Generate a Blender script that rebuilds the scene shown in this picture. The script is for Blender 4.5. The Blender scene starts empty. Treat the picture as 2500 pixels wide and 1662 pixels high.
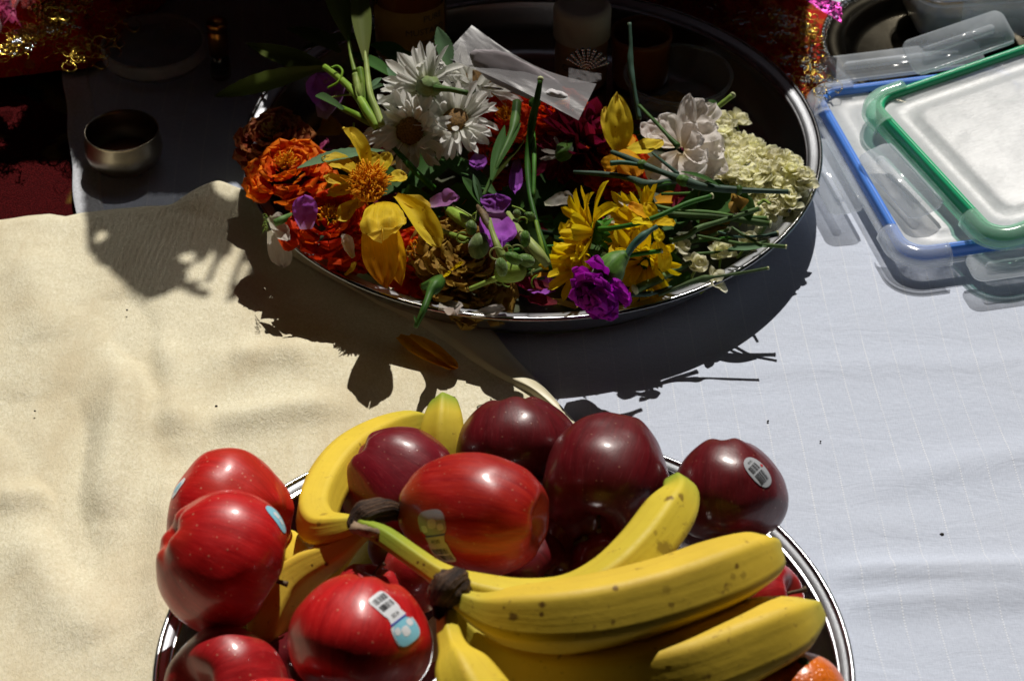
import bpy, bmesh, math, random
import numpy as np
from mathutils import Vector, Matrix, noise
from mathutils.bvhtree import BVHTree
random.seed(7)
R = math.radians
PI = math.pi
scene = bpy.context.scene
COL = scene.collection

# ------------------------------------------------------------------ camera
CAM_H = 0.95
PITCH = R(39.45)
FPX = 5850.0
cam = bpy.data.cameras.new('camera')
cam.sensor_width = 36.0
cam.lens = FPX / 2500 * 36
cam.clip_start = 0.05
cam.clip_end = 200
cam.dof.use_dof = True
cam.dof.focus_distance = 1.42
cam.dof.aperture_fstop = 13
camo = bpy.data.objects.new('camera', cam)
COL.objects.link(camo)
camo.location = (0, 0, CAM_H)
camo.rotation_euler = (PI / 2 - PITCH, 0, 0)
scene.camera = camo

# ------------------------------------------------------------------ light
SUN_EL, SUN_AZ = R(54.0), R(8.0)      # sun stands behind the table, a little to the right
SUN = Vector((math.cos(SUN_EL) * math.sin(SUN_AZ), math.cos(SUN_EL) * math.cos(SUN_AZ), math.sin(SUN_EL)))
world = bpy.data.worlds.new('World')
scene.world = world
world.use_nodes = True
wn = world.node_tree
sky = wn.nodes.new('ShaderNodeTexSky')
sky.sky_type = 'NISHITA'
sky.sun_disc = False
sky.sun_elevation = SUN_EL
sky.sun_rotation = SUN_AZ
wn.links.new(sky.outputs[0], wn.nodes['Background'].inputs[0])
wn.nodes['Background'].inputs[1].default_value = 0.05
sl = bpy.data.lights.new('sun', 'SUN')
sl.energy = 4.0
sl.angle = R(0.53)
sl.color = (1.0, 0.95, 0.88)
slo = bpy.data.objects.new('sun', sl)
COL.objects.link(slo)
slo.rotation_euler = SUN.to_track_quat('Z', 'Y').to_euler()
slo.location = SUN * 5
scene.view_settings.view_transform = 'Standard'
scene.view_settings.look = 'None'
scene.view_settings.exposure = 0
scene.view_settings.gamma = 1
scene.render.engine = 'CYCLES'
scene.cycles.max_bounces = 8
scene.cycles.transparent_max_bounces = 16

# ------------------------------------------------------------------ helpers
VR = Vector((1, 0, 0))
VC = Vector((0, -math.cos(PITCH), math.sin(PITCH)))
VU = Vector((0, math.sin(PITCH), math.cos(PITCH)))


def at(u, v, z):
    """where the photograph's pixel (u, v) meets the horizontal plane at height z"""
    x = (u - 1250) / FPX
    y = (831 - v) / FPX
    d = VR * x + VU * y - VC
    t = (z - CAM_H) / d.z
    return Vector((0, 0, CAM_H)) + d * t


def size(px, p):
    """real length of px pixels at the distance of p"""
    return px / FPX * (Vector((0, 0, CAM_H)) - p).dot(VC)


def face(r, u, c):
    return (VR * r + VU * (u + .38) + VC * c).normalized()


def facea(r, u, c):
    return (VR * r + VU * u + VC * c).normalized()


def obj(name, me, mat=None, parent=None, mtx=None, label=None, smooth=True):
    if mat is not None and not me.materials:
        for m in (mat if isinstance(mat, (list, tuple)) else [mat]):
            me.materials.append(m)
    o = bpy.data.objects.new(name, me)
    COL.objects.link(o)
    if parent:
        o.parent = parent
    if mtx is not None:
        o.matrix_basis = mtx
    if label:
        o['label'] = label
    return o


def tag(o, label, cat, group=None, kind=None):
    if label:
        o['label'] = label
    if cat:
        o['category'] = cat
    if group:
        o['group'] = group
    if kind:
        o['kind'] = kind
    return o


def thing(name, label, cat, loc=(0, 0, 0), group=None, mtx=None):
    o = bpy.data.objects.new(name, None)
    o.empty_display_size = 0.01
    COL.objects.link(o)
    if mtx is not None:
        o.matrix_basis = mtx
    else:
        o.location = loc
    return tag(o, label, cat, group)


def mesh(name, vs, fs, uvs=None, smooth=True, mats=None):
    me = bpy.data.meshes.new(name)
    me.from_pydata([tuple(v) for v in vs], [], fs)
    if uvs is not None:
        uvl = me.uv_layers.new(name='UVMap')
        li = np.empty(len(me.loops), dtype=np.int32)
        me.loops.foreach_get('vertex_index', li)
        uvl.data.foreach_set('uv', np.array(uvs, dtype=np.float32)[li].ravel())
    if smooth:
        me.polygons.foreach_set('use_smooth', [True] * len(me.polygons))
    if mats is not None:
        me.polygons.foreach_set('material_index', mats)
    me.update()
    return me


class MB:
    """collects several surfaces into one mesh"""
    def __init__(s):
        s.v, s.f, s.uv, s.m = [], [], [], []

    def add(s, vs, fs, uvs=None, m=0, mtx=None):
        b = len(s.v)
        s.v += [(mtx @ Vector(p)) if mtx is not None else Vector(p) for p in vs]
        s.f += [tuple(i + b for i in q) for q in fs]
        s.uv += list(uvs) if uvs is not None else [(0, 0)] * len(vs)
        s.m += [m] * len(fs)

    def build(s, name, smooth=True):
        return mesh(name, s.v, s.f, s.uv, smooth, s.m)


def lathe(profile, seg=64, lobes=None):
    vs, fs, uv = [], [], []
    n = len(profile)
    for j in range(seg):
        a = 2 * PI * j / seg
        for i, (r, z) in enumerate(profile):
            vs.append((r * math.cos(a), r * math.sin(a), z))
            uv.append((j / seg, i / (n - 1)))
    for j in range(seg):
        k = (j + 1) % seg
        for i in range(n - 1):
            fs.append((j * n + i, k * n + i, k * n + i + 1, j * n + i + 1))
    return vs, fs, uv


def spline(pts, n):
    """Catmull-Rom through tuples (any length)"""
    P = [np.array(p, float) for p in pts]
    P = [2 * P[0] - P[1]] + P + [2 * P[-1] - P[-2]]
    out = []
    segs = len(P) - 3
    for k in range(n + 1):
        t = k / n * segs
        i = min(int(t), segs - 1)
        t -= i
        a, b, c, d = P[i:i + 4]
        out.append(0.5 * (2 * b + (c - a) * t + (2 * a - 5 * b + 4 * c - d) * t * t + (3 * b - a - 3 * c + d) * t ** 3))
    return out


def tube(pts, n=24, sides=10, prof=None, cap=True, raw=False):
    """pts: (x,y,z,r). prof(angle, t) multiplies the radius"""
    S = pts if raw else spline(pts, n)
    n = len(S) - 1
    C = [Vector(s[:3]) for s in S]
    vs, fs, uv = [], [], []
    T0 = (C[1] - C[0]).normalized()
    N = T0.cross(Vector((0, 0, 1)))
    if N.length < 1e-3:
        N = T0.cross(Vector((1, 0, 0)))
    N.normalize()
    T = T0
    for i in range(n + 1):
        T1 = (C[min(i + 1, n)] - C[max(i - 1, 0)]).normalized()
        N = (N - T1 * N.dot(T1)).normalized()
        B = T1.cross(N)
        for j in range(sides):
            a = 2 * PI * j / sides
            r = max(S[i][3], 1e-5) * (prof(a, i / n) if prof else 1)
            vs.append(C[i] + (N * math.cos(a) + B * math.sin(a)) * r)
            uv.append((j / sides, i / n))
    for i in range(n):
        for j in range(sides):
            k = (j + 1) % sides
            fs.append((i * sides + j, i * sides + k, (i + 1) * sides + k, (i + 1) * sides + j))
    if cap:
        for i, e in ((0, 0), (n, 1)):
            b = len(vs)
            vs.append(C[i] + (T0 * -1 if e == 0 else T1) * S[i][3] * 0.15)
            uv.append((0.5, i / n))
            for j in range(sides):
                k = (j + 1) % sides
                fs.append((b, i * sides + k, i * sides + j) if e == 0 else (b, i * sides + j, i * sides + k))
    return vs, fs, uv


def tubepx(pts, **k):
    """pts: (u, v, z, radius in px)"""
    q = []
    for u, v, z, r in pts:
        p = at(u, v, z)
        q.append((p.x, p.y, p.z, size(r, p)))
    return tube(q, **k)


def petal(L, W, curl=0.3, cup=0.25, n=9, m=6, tip=0.75, ruffle=0.0, serr=0.0, base=0.18, twist=0.0, seed=0, a0=0.0, fold=0.0, crease=0.0, pt=.5, wr=.035):
    """petal or leaf along +X, facing +Z"""
    rnd = random.Random(seed)
    ph = rnd.uniform(0, 6)
    vs, fs, uv = [], [], []
    x = z = 0.0
    for i in range(n + 1):
        t = i / n
        if i:
            th = a0 + curl * (t - 0.5 / n)
            x += L / n * math.cos(th)
            z += L / n * math.sin(th)
        th = a0 + curl * t
        w = (base + (1 - base) * math.sin(min(1, t / tip) * PI / 2) ** 1.1)
        if t > tip:
            w *= max(0.0, 1 - ((t - tip) / (1 - tip)) ** 2) ** pt * 0.95 + 0.05
        w *= W / 2
        if serr and 0 < i < n:
            w *= 1 + serr * (1 if i % 2 else -1)
        tw = twist * t
        for j in range(m + 1):
            s = j / m * 2 - 1
            y = s * w
            h = cup * w * (s * s) + fold * abs(s) * w
            h -= crease * W * math.cos(s * PI * 2) * 0.5 * t
            h += ruffle * W * t * t * (abs(s) * 0.7 + 0.3) * math.sin(ph + s * 7 + t * 5 + rnd.uniform(-.3, .3))
            dx = ruffle * W * t * t * 0.6 * math.sin(ph * 2 + s * 6)
            h += wr * W * t * (noise.noise(Vector((t * 5 + seed, s * 2.2, seed * .7))) + .5 * noise.noise(Vector((t * 3, s * 7 + seed, 2))))
            yy = y * math.cos(tw) - h * math.sin(tw)
            hh = y * math.sin(tw) + h * math.cos(tw)
            vs.append((x - hh * math.sin(th) + dx * math.cos(th), yy, z + hh * math.cos(th) + dx * math.sin(th)))
            uv.append((j / m, t))
    for i in range(n):
        for j in range(m):
            a = i * (m + 1) + j
            fs.append((a, a + 1, a + m + 2, a + m + 1))
    return vs, fs, uv


def frame(loc, zdir, xdir=None, spin=0.0):
    z = Vector(zdir).normalized()
    x = Vector(xdir) if xdir is not None else Vector((1, 0.01, 0.02))
    x = (x - z * x.dot(z)).normalized()
    y = z.cross(x)
    M = Matrix((x, y, z)).transposed().to_4x4()
    M.translation = loc
    return M @ Matrix.Rotation(spin, 4, 'Z')


def petalpx(b, t, w, roll=0.0, nrm=None, **k):
    """petal from base (u,v,z) to tip (u,v,z), w px wide, facing the lens unless nrm is given. returns mesh data in world"""
    B, T = at(*b), at(*t)
    L = (T - B).length
    n = Vector(nrm) if nrm is not None else (VC * .62 + VU * .78)
    M = frame(B, n - (T - B).normalized() * n.dot((T - B).normalized()), T - B)
    M = M @ Matrix.Rotation(roll, 4, 'X')
    curl = k.get('curl', 0.3)
    k['a0'] = k.get('a0', -curl * 0.5)
    vs, fs, uv = petal(L * (1 + curl * curl * 0.04), size(w, B), **k)
    return [M @ Vector(v) for v in vs], fs, uv


def blob(name, r=(1, 1, 1), seg=20, rings=12, amp=0.0, freq=2.0, seed=0):
    vs, fs, uv = [], [], []
    off = Vector((seed * 3.1, seed * 1.7, 0))
    for i in range(rings + 1):
        p = PI * i / rings
        for j in range(seg):
            a = 2 * PI * j / seg
            d = Vector((math.sin(p) * math.cos(a), math.sin(p) * math.sin(a), math.cos(p)))
            k = 1 + amp * noise.noise(d * freq + off)
            vs.append((d.x * r[0] * k, d.y * r[1] * k, d.z * r[2] * k))
            uv.append((j / seg, i / rings))
    for i in range(rings):
        for j in range(seg):
            k = (j + 1) % seg
            fs.append((i * seg + j, (i + 1) * seg + j, (i + 1) * seg + k, i * seg + k))
    return vs, fs, uv


def transfer(o_vs, M):
    return [M @ Vector(v) for v in o_vs]


def worldthing(name, label, cat, org, group=None):
    """thing at org; returns it and the matrix that brings world points into its space"""
    t = thing(name, label, cat, org, group)
    return t, Matrix.Translation(-Vector(org))


def local(data, M):
    return [M @ Vector(v) for v in data[0]], data[1], data[2]


# ------------------------------------------------------------------ materials
def nt(name):
    m = bpy.data.materials.new(name)
    m.use_nodes = True
    t = m.node_tree
    for n in list(t.nodes):
        t.nodes.remove(n)
    return m, t


class NB:
    def __init__(s, name):
        s.m, s.t = nt(name)
        s.out = s.t.nodes.new('ShaderNodeOutputMaterial')

    def n(s, typ, ins=None, **props):
        nd = s.t.nodes.new('ShaderNode' + typ)
        for k, v in props.items():
            setattr(nd, k, v)
        for k, v in (ins or {}).items():
            s.put(nd.inputs[k], v)
        return nd

    def put(s, sock, v):
        if hasattr(v, 'bl_idname') and hasattr(v, 'outputs'):
            s.t.links.new(v.outputs[0], sock)
        elif isinstance(v, bpy.types.NodeSocket):
            s.t.links.new(v, sock)
        else:
            if isinstance(v, (tuple, list)) and len(v) == 3 and sock.type == 'RGBA':
                v = (*v, 1)
            sock.default_value = v

    def mix(s, f, a, b, mode='MIX'):
        nd = s.t.nodes.new('ShaderNodeMix')
        nd.data_type = 'RGBA'
        nd.blend_type = mode
        s.put(nd.inputs[0], f)
        s.put(nd.inputs[6], a)
        s.put(nd.inputs[7], b)
        return nd.outputs[2]

    def math(s, op, a, b=None, c=None):
        nd = s.t.nodes.new('ShaderNodeMath')
        nd.operation = op
        s.put(nd.inputs[0], a)
        if b is not None:
            s.put(nd.inputs[1], b)
        if c is not None:
            s.put(nd.inputs[2], c)
        return nd.outputs[0]

    def ramp(s, f, stops, interp='LINEAR'):
        nd = s.t.nodes.new('ShaderNodeValToRGB')
        nd.color_ramp.interpolation = interp
        el = nd.color_ramp.elements
        while len(el) > 1:
            el.remove(el[-1])
        for i, (p, c) in enumerate(stops):
            e = el[0] if i == 0 else el.new(p)
            e.position = p
            if not isinstance(c, (tuple, list)):
                c = (c, c, c)
            e.color = (*c, 1) if len(c) == 3 else c
        s.put(nd.inputs[0], f)
        return nd.outputs[0]

    def coords(s, kind='Object', scale=(1, 1, 1), rot=(0, 0, 0), loc=(0, 0, 0)):
        tc = s.n('TexCoord')
        mp = s.n('Mapping', {'Vector': tc.outputs[kind], 'Scale': scale, 'Rotation': rot, 'Location': loc})
        return mp.outputs[0]

    def noise(s, vec, scale, detail=3, rough=0.55, dist=0.0):
        nd = s.n('TexNoise', {'Vector': vec, 'Scale': scale, 'Detail': detail, 'Roughness': rough, 'Distortion': dist})
        return nd.outputs[0]

    def bump(s, h, strength=0.3, dist=0.001, normal=None):
        nd = s.n('Bump', {'Height': h, 'Strength': strength, 'Distance': dist})
        if normal is not None:
            s.put(nd.inputs['Normal'], normal)
        return nd.outputs[0]

    def pbr(s, color, rough=0.5, metal=0.0, normal=None, **extra):
        nd = s.n('BsdfPrincipled', {'Base Color': color, 'Roughness': rough, 'Metallic': metal})
        if normal is not None:
            s.put(nd.inputs['Normal'], normal)
        for k, v in extra.items():
            s.put(nd.inputs[k.replace('_', ' ')], v)
        return nd

    def done(s, sh):
        s.t.links.new(sh.outputs[0] if hasattr(sh, 'outputs') else sh, s.out.inputs[0])
        return s.m


def simple(name, col, rough=0.5, metal=0.0, nz=0.15, scale=60, bump=0.1, **extra):
    b = NB(name)
    c = b.coords()
    n = b.noise(c, scale)
    dark = tuple(x * (1 - nz * 2) for x in col)
    light = tuple(min(1, x * (1 + nz)) for x in col)
    cl = b.ramp(n, [(0.3, dark), (0.7, light)])
    return b.done(b.pbr(cl, rough, metal, b.bump(n, bump, 0.0006), **extra))


def petalmat(name, basec, midc, tipc, trans=0.42, rough=0.5, vein=0.35, veinscale=40, spots=None, sheen=0.0, tc=None):
    b = NB(name)
    uv = b.coords('UV')
    sep = b.n('SeparateXYZ', {0: uv})
    nz = b.noise(b.coords('Object'), 180, 3)
    t = b.math('ADD', sep.outputs[1], b.math('MULTIPLY', b.math('SUBTRACT', nz, 0.5), 0.25))
    col = b.ramp(t, [(0.0, basec), (0.3, midc), (0.8, tuple((a + c) / 2 for a, c in zip(midc, tipc))), (1.0, tipc)])
    w = b.coords('UV', scale=(veinscale, 2.0, 1))
    vn = b.noise(w, 1.0, 2)
    col = b.mix(b.ramp(vn, [(0.35, vein), (0.65, 0.0)]), col, tuple(x * 0.45 for x in midc))
    if spots:
        sp = b.noise(b.coords('Object'), 320, 2)
        col = b.mix(b.ramp(sp, [(0.66, 0.0), (0.74, 0.8)]), col, spots)
    oi = b.n('ObjectInfo')
    hs = b.n('HueSaturation', {'Hue': b.math('ADD', 0.492, b.math('MULTIPLY', oi.outputs['Random'], 0.016)),
                               'Value': b.math('ADD', 0.86, b.math('MULTIPLY', oi.outputs['Random'], 0.2)), 'Color': col})
    nrm = b.bump(vn, 0.35, 0.0006)
    p = b.pbr(hs.outputs[0], .62, 0, nrm, Specular_IOR_Level=.13, Sheen_Weight=sheen)
    tr = b.n('BsdfTranslucent', {'Color': hs.outputs[0]})
    mx = b.n('MixShader', {0: trans, 1: p, 2: tr})
    return b.done(mx)


M = {}
M['orange'] = petalmat('marigold_orange', (.50, .03, .001), (.88, .085, .001), (.98, .26, .01), vein=.3)
M['redorange'] = petalmat('marigold_red_orange', (.40, .02, .002), (.72, .045, .002), (.80, .07, .003), vein=.25)
M['rust'] = petalmat('zinnia_rust', (.25, .03, .01), (.40, .04, .02), (.42, .16, .05), spots=(.25, .10, .03))
M['yellow'] = petalmat('petal_yellow', (.72, .46, .01), (.88, .64, .025), (.90, .66, .08), vein=.22, spots=(.45, .18, .01))
M['gold'] = petalmat('petal_golden', (.75, .36, .006), (.88, .44, .008), (.85, .32, .012), vein=.3, spots=(.45, .12, .01))
M['sun'] = petalmat('petal_sun_yellow', (.80, .46, .002), (.95, .68, .004), (.96, .72, .015), vein=.25)
M['white'] = petalmat('petal_white', (.72, .72, .45), (.90, .90, .84), (.92, .91, .88), vein=.12, trans=.45)
M['rose'] = petalmat('petal_blush', (.88, .74, .48), (.93, .86, .80), (.94, .90, .87), vein=.06, trans=.5)
M['jasmine'] = petalmat('petal_cream', (.90, .84, .38), (.98, .95, .62), (.98, .97, .80), vein=.0, trans=.5)
M['burgundy'] = petalmat('petal_burgundy', (.14, .01, .02), (.20, .006, .022), (.24, .010, .05), vein=.4, rough=.4)
M['magenta'] = petalmat('petal_magenta', (.45, .10, .45), (.42, .008, .44), (.46, .012, .50), vein=.2)
M['violet'] = petalmat('petal_violet', (.60, .35, .62), (.44, .10, .62), (.46, .12, .66), vein=.12)
M['lilac'] = petalmat('petal_lilac', (.55, .40, .50), (.48, .22, .50), (.52, .20, .55), vein=.2)
M['pink'] = petalmat('petal_pink', (.60, .10, .25), (.65, .08, .22), (.65, .14, .30))
M['dry'] = petalmat('petal_dried', (.30, .16, .03), (.42, .24, .05), (.50, .32, .06), spots=(.2, .08, .02))
M['palepetal'] = petalmat('petal_pale', (.60, .60, .40), (.70, .66, .58), (.68, .58, .52), trans=.45)
M['leaf'] = petalmat('leaf_green', (.04, .11, .015), (.05, .13, .025), (.04, .11, .02), vein=.3, trans=.25)
M['leafpale'] = petalmat('leaf_pale_green', (.12, .20, .09), (.13, .24, .12), (.12, .22, .11), vein=.3, trans=.25)
M['leafolive'] = petalmat('leaf_olive', (.14, .17, .03), (.12, .16, .03), (.10, .14, .03), vein=.25, trans=.3)


def stemmat(name, c1, c2, fuzz=0.0):
    b = NB(name)
    v = b.noise(b.coords('UV', scale=(14, 3, 1)), 1.0, 3)
    g = b.noise(b.coords(), 90, 3)
    col = b.mix(b.ramp(g, [(.35, 0.0), (.65, 1.0)]), c1, c2)
    col = b.mix(b.ramp(v, [(.5, 0.0), (.72, .5)]), col, tuple(min(1, x * 1.9 + .03) for x in c2))
    oi = b.n('ObjectInfo')
    rn = oi.outputs['Random']
    hs = b.n('HueSaturation', {'Hue': b.math('ADD', .475, b.math('MULTIPLY', rn, .04)), 'Saturation': b.math('ADD', .8, b.math('MULTIPLY', rn, .35)), 'Value': b.math('ADD', .62, b.math('MULTIPLY', b.math('FRACT', b.math('MULTIPLY', rn, 7.3)), .65)), 'Color': col})
    br_ = b.noise(b.coords(), 220, 3, .7)
    col = b.mix(b.ramp(br_, [(.64, 0.), (.74, .6)]), hs.outputs[0], (.16, .12, .04))
    return b.done(b.pbr(col, .5, 0, b.bump(v, .4, .0006), Sheen_Weight=fuzz, Specular_IOR_Level=.18))


M['stem'] = stemmat('stem_green', (.028, .095, .012), (.06, .16, .025))
M['stemblue'] = stemmat('stem_blue_green', (.028, .075, .05), (.055, .12, .09))
M['stempale'] = stemmat('stem_pale_green', (.16, .27, .04), (.26, .36, .07))
M['bud'] = stemmat('bud_green', (.06, .14, .02), (.13, .23, .04), fuzz=.25)
M['cut'] = simple('cut_stem_end', (.45, .48, .25), .7)
M['disc'] = simple('flower_disc_brown', (.20, .10, .015), .8, nz=.4, scale=900, bump=.8)
M['discorange'] = petalmat('stamen_orange', (.80, .28, .006), (.95, .42, .008), (.98, .50, .02), trans=.3, vein=0.)

# metals
def steel(name, col, rough, scr=.25):
    b = NB(name)
    c = b.coords('UV', scale=(6, 260, 1))
    n = b.noise(c, 1.0, 4, .6)
    n2 = b.noise(b.coords(), 22, 5, .65)
    n3 = b.noise(b.coords(), 420, 2)
    r = b.math('ADD', rough, b.math('MULTIPLY', b.math('SUBTRACT', n2, .45), scr))
    h = b.math('ADD', b.math('MULTIPLY', n, .5), b.math('MULTIPLY', n3, .35))
    cc = b.mix(b.ramp(n2, [(.35, .0), (.75, .35)]), col, tuple(x * .55 for x in col))
    return b.done(b.pbr(cc, r, 1.0, b.bump(h, .22, .0004)))


M['steel'] = steel('stainless_steel', (.50, .51, .53), .17, .14)
M['brushed'] = steel('brushed_steel', (.40, .415, .44), .36, .3)
M['oldsteel_shaded'] = steel('tarnished_shaded_steel', (.07, .062, .045), .20, .15)  # tarnished, and base darkened further to stand in for shade
M['brass'] = steel('worn_brass', (.46, .41, .32), .33)
M['goldcap'] = simple('gold_cap', (.55, .22, .05), .28, 1.0, nz=.1)
M['goldthread'] = simple('gold_thread', (.85, .58, .10), .25, 1.0, nz=.2, scale=300)
M['silverbead'] = simple('silver_bead', (.75, .78, .82), .18, 1.0, nz=.1)


def clearmat(name, col, fac, rough=.2, bump=.2, scale=40, tint=(1, 1, 1), trans=.4):
    """thin see-through plastic: part of the light passes, part scatters"""
    b = NB(name)
    c = b.coords()
    n = b.noise(b.coords(scale=(1, 6, 1), rot=(0, 0, .6)), scale * 3, 4, .65)
    n2 = b.noise(c, scale, 4, .6)
    nr = b.bump(b.math('ADD', n2, b.math('MULTIPLY', n, .4)), bump, .001)
    p = b.pbr(col, rough, 0, nr, Specular_IOR_Level=.8)
    tl = b.n('BsdfTranslucent', {'Color': col})
    s1 = b.n('MixShader', {0: trans, 1: p, 2: tl})
    tp = b.n('BsdfTransparent', {'Color': tint})
    lw = b.n('LayerWeight', {'Blend': .35})
    f = b.math('ADD', fac, b.math('MULTIPLY', lw.outputs['Facing'], .35))
    f = b.math('MULTIPLY', f, b.ramp(n2, [(.3, .8), (.7, 1.15)]), None)
    f2 = b.n('Clamp', {0: f})
    return b.done(b.n('MixShader', {0: f2, 1: tp, 2: s1}))


M['clear'] = clearmat('clear_plastic', (.62, .68, .74), .30, .16, .15)
M['clearrim'] = clearmat('clear_plastic_edge', (.80, .86, .92), .22, .10, .1)
M['frost'] = clearmat('frosted_plastic', (.76, .785, .80), .88, .40, .40, 55)
M['cleardim'] = clearmat('clear_thin_plastic', (.55, .55, .55), .14, .12, .1)
M['guardgreen'] = clearmat('pale_green_guard', (.62, .86, .76), .22, .10, .1, tint=(.93, 1, .97))
M['cleargreen'] = clearmat('clear_green_edge', (.50, .85, .68), .22, .10, .1, tint=(.7, .95, .85))
M['cornerfilm'] = clearmat('bag_corner_film', (.40, .39, .41), .07, .5, .04, 12)
M['bag'] = clearmat('bag_film', (.34, .335, .35), .34, .34, .16, 14, trans=.5)


def plastic(name, col, rough=.3):
    return simple(name, col, rough, 0, nz=.04, scale=30, bump=.04, Specular_IOR_Level=.5)


M['blueseal'] = plastic('blue_silicone', (.09, .27, .85))
M['greenseal'] = plastic('green_silicone', (.02, .44, .20))


# cloths
def tableclothmat():
    b = NB('white_striped_cotton')
    warp = b.noise(b.coords(), 3.0, 1)
    c = b.coords(rot=(0, 0, R(-3.5)))
    sep = b.n('SeparateXYZ', {0: c})
    x = b.math('ADD', sep.outputs[0], b.math('MULTIPLY', warp, .03))
    fx = b.math('FRACT', b.math('MULTIPLY', x, 1 / .0172))
    line = b.math('LESS_THAN', b.math('ABSOLUTE', b.math('SUBTRACT', fx, .5)), .025)
    sx = b.math('SINE', b.math('MULTIPLY', sep.outputs[1], 3200))
    line = b.math('MULTIPLY', line, b.ramp(b.noise(b.coords(), 26, 3), [(.35, .35), (.6, 1.)]))
    line = b.math('MULTIPLY', line, b.math('ADD', .55, b.math('MULTIPLY', sx, .35)))
    wv = b.noise(b.coords(scale=(1500, 240, 1), rot=(0, 0, R(-3.5))), 1.0, 2)
    wv2 = b.noise(b.coords(scale=(180, 1700, 1), rot=(0, 0, R(-3.5))), 1.0, 2)
    w = b.math('ADD', wv, wv2)
    big = b.noise(b.coords(), 7, 3)
    col = b.mix(b.ramp(b.math('MULTIPLY', w, .5), [(.35, .0), (.65, 1.)]), (.49, .54, .645), (.59, .645, .76))
    col = b.mix(b.math('MULTIPLY', line, .8), col, (.78, .81, .86))
    col = b.mix(b.ramp(big, [(.4, 0.0), (.7, .12)]), col, (.50, .50, .52))
    h = b.math('ADD', b.math('MULTIPLY', w, .4), b.math('MULTIPLY', line, 1.2))
    n1 = b.bump(h, .5, .0004)
    wr = b.noise(b.coords(scale=(1, 2.2, 1)), 16, 4, .6, .6)
    n2 = b.bump(wr, .25, .006, n1)
    return b.done(b.pbr(col, .85, 0, n2, Sheen_Weight=.1, Specular_IOR_Level=.2))


def feltmat():
    b = NB('cream_felt')
    c = b.coords()
    f1 = b.noise(b.coords(scale=(1, .55, 1)), 620, 4, .75, .5)
    f2 = b.noise(c, 130, 4, .7)
    big = b.noise(b.coords(scale=(1.5, .7, 1)), 11, 5, .68, .4)
    sp = b.noise(c, 1500, 2, .7)
    col = b.mix(b.ramp(f1, [(.3, 0.), (.7, 1.)]), (.67, .61, .41), (.93, .88, .69))
    col = b.mix(b.ramp(f2, [(.35, .22), (.65, 0.)]), col, (.66, .58, .40))
    col = b.mix(b.ramp(big, [(.42, .0), (.66, .65)]), col, (.64, .54, .35))
    col = b.mix(b.ramp(sp, [(.64, .0), (.72, .55)]), col, (.85, .82, .70))
    h = b.math('ADD', b.math('MULTIPLY', f1, 1.0), b.math('MULTIPLY', f2, .4))
    n1 = b.bump(h, .7, .0012)
    n2 = b.bump(b.noise(c, 12, 3, .5, .3), .35, .014, n1)
    return b.done(b.pbr(col, .9, 0, n2, Sheen_Weight=.15, Sheen_Roughness=.4, Specular_IOR_Level=.2))


def carpetmat():
    b = NB('red_carpet')
    c = b.coords()
    f = b.noise(c, 900, 3, .7)
    n = b.noise(c, 20, 2, .5, .6)
    n2 = b.noise(b.coords(loc=(3, 1, 0)), 24, 2, .5, .6)
    col = b.mix(b.ramp(f, [(.3, 0.), (.7, 1.)]), (.03, .001, .002), (.22, .008, .010))
    col = b.mix(b.ramp(n, [(.60, 0.), (.66, 1.)]), col, (.30, .17, .03))
    col = b.mix(b.ramp(n2, [(.62, 0.), (.67, 1.)]), col, (.02, .05, .05))
    return b.done(b.pbr(col, .95, 0, b.bump(f, 1.0, .010), Specular_IOR_Level=.1))


def redclothmat():
    b = NB('red_gold_fabric')
    c = b.coords()
    f = b.noise(c, 700, 3, .7)
    v = b.n('TexVoronoi', {'Vector': b.coords(scale=(1, 1.4, 1)), 'Scale': 48})
    ring = b.ramp(v.outputs['Distance'], [(.20, 0.), (.27, 1.), (.33, 0.)])
    col = b.mix(b.ramp(f, [(.3, 0.), (.7, 1.)]), (.28, .006, .003), (.75, .016, .006))
    fl = b.math('MULTIPLY', ring, b.ramp(f, [(.4, .2), (.6, 1.)]))
    col = b.mix(fl, col, (.65, .30, .04))
    return b.done(b.pbr(col, .42, b.math('MULTIPLY', fl, .8), b.bump(f, .8, .003), Specular_IOR_Level=.2))


M['cotton'] = tableclothmat()
M['felt'] = feltmat()
M['carpet'] = carpetmat()
M['redcloth'] = redclothmat()
M['satin'] = simple('cream_satin', (.66, .60, .40), .38, 0, nz=.05, scale=20, bump=.1, Sheen_Weight=.4)
M['hem'] = simple('cotton_hem', (.60, .62, .66), .9, 0, nz=.1, scale=500, bump=.4)


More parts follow.
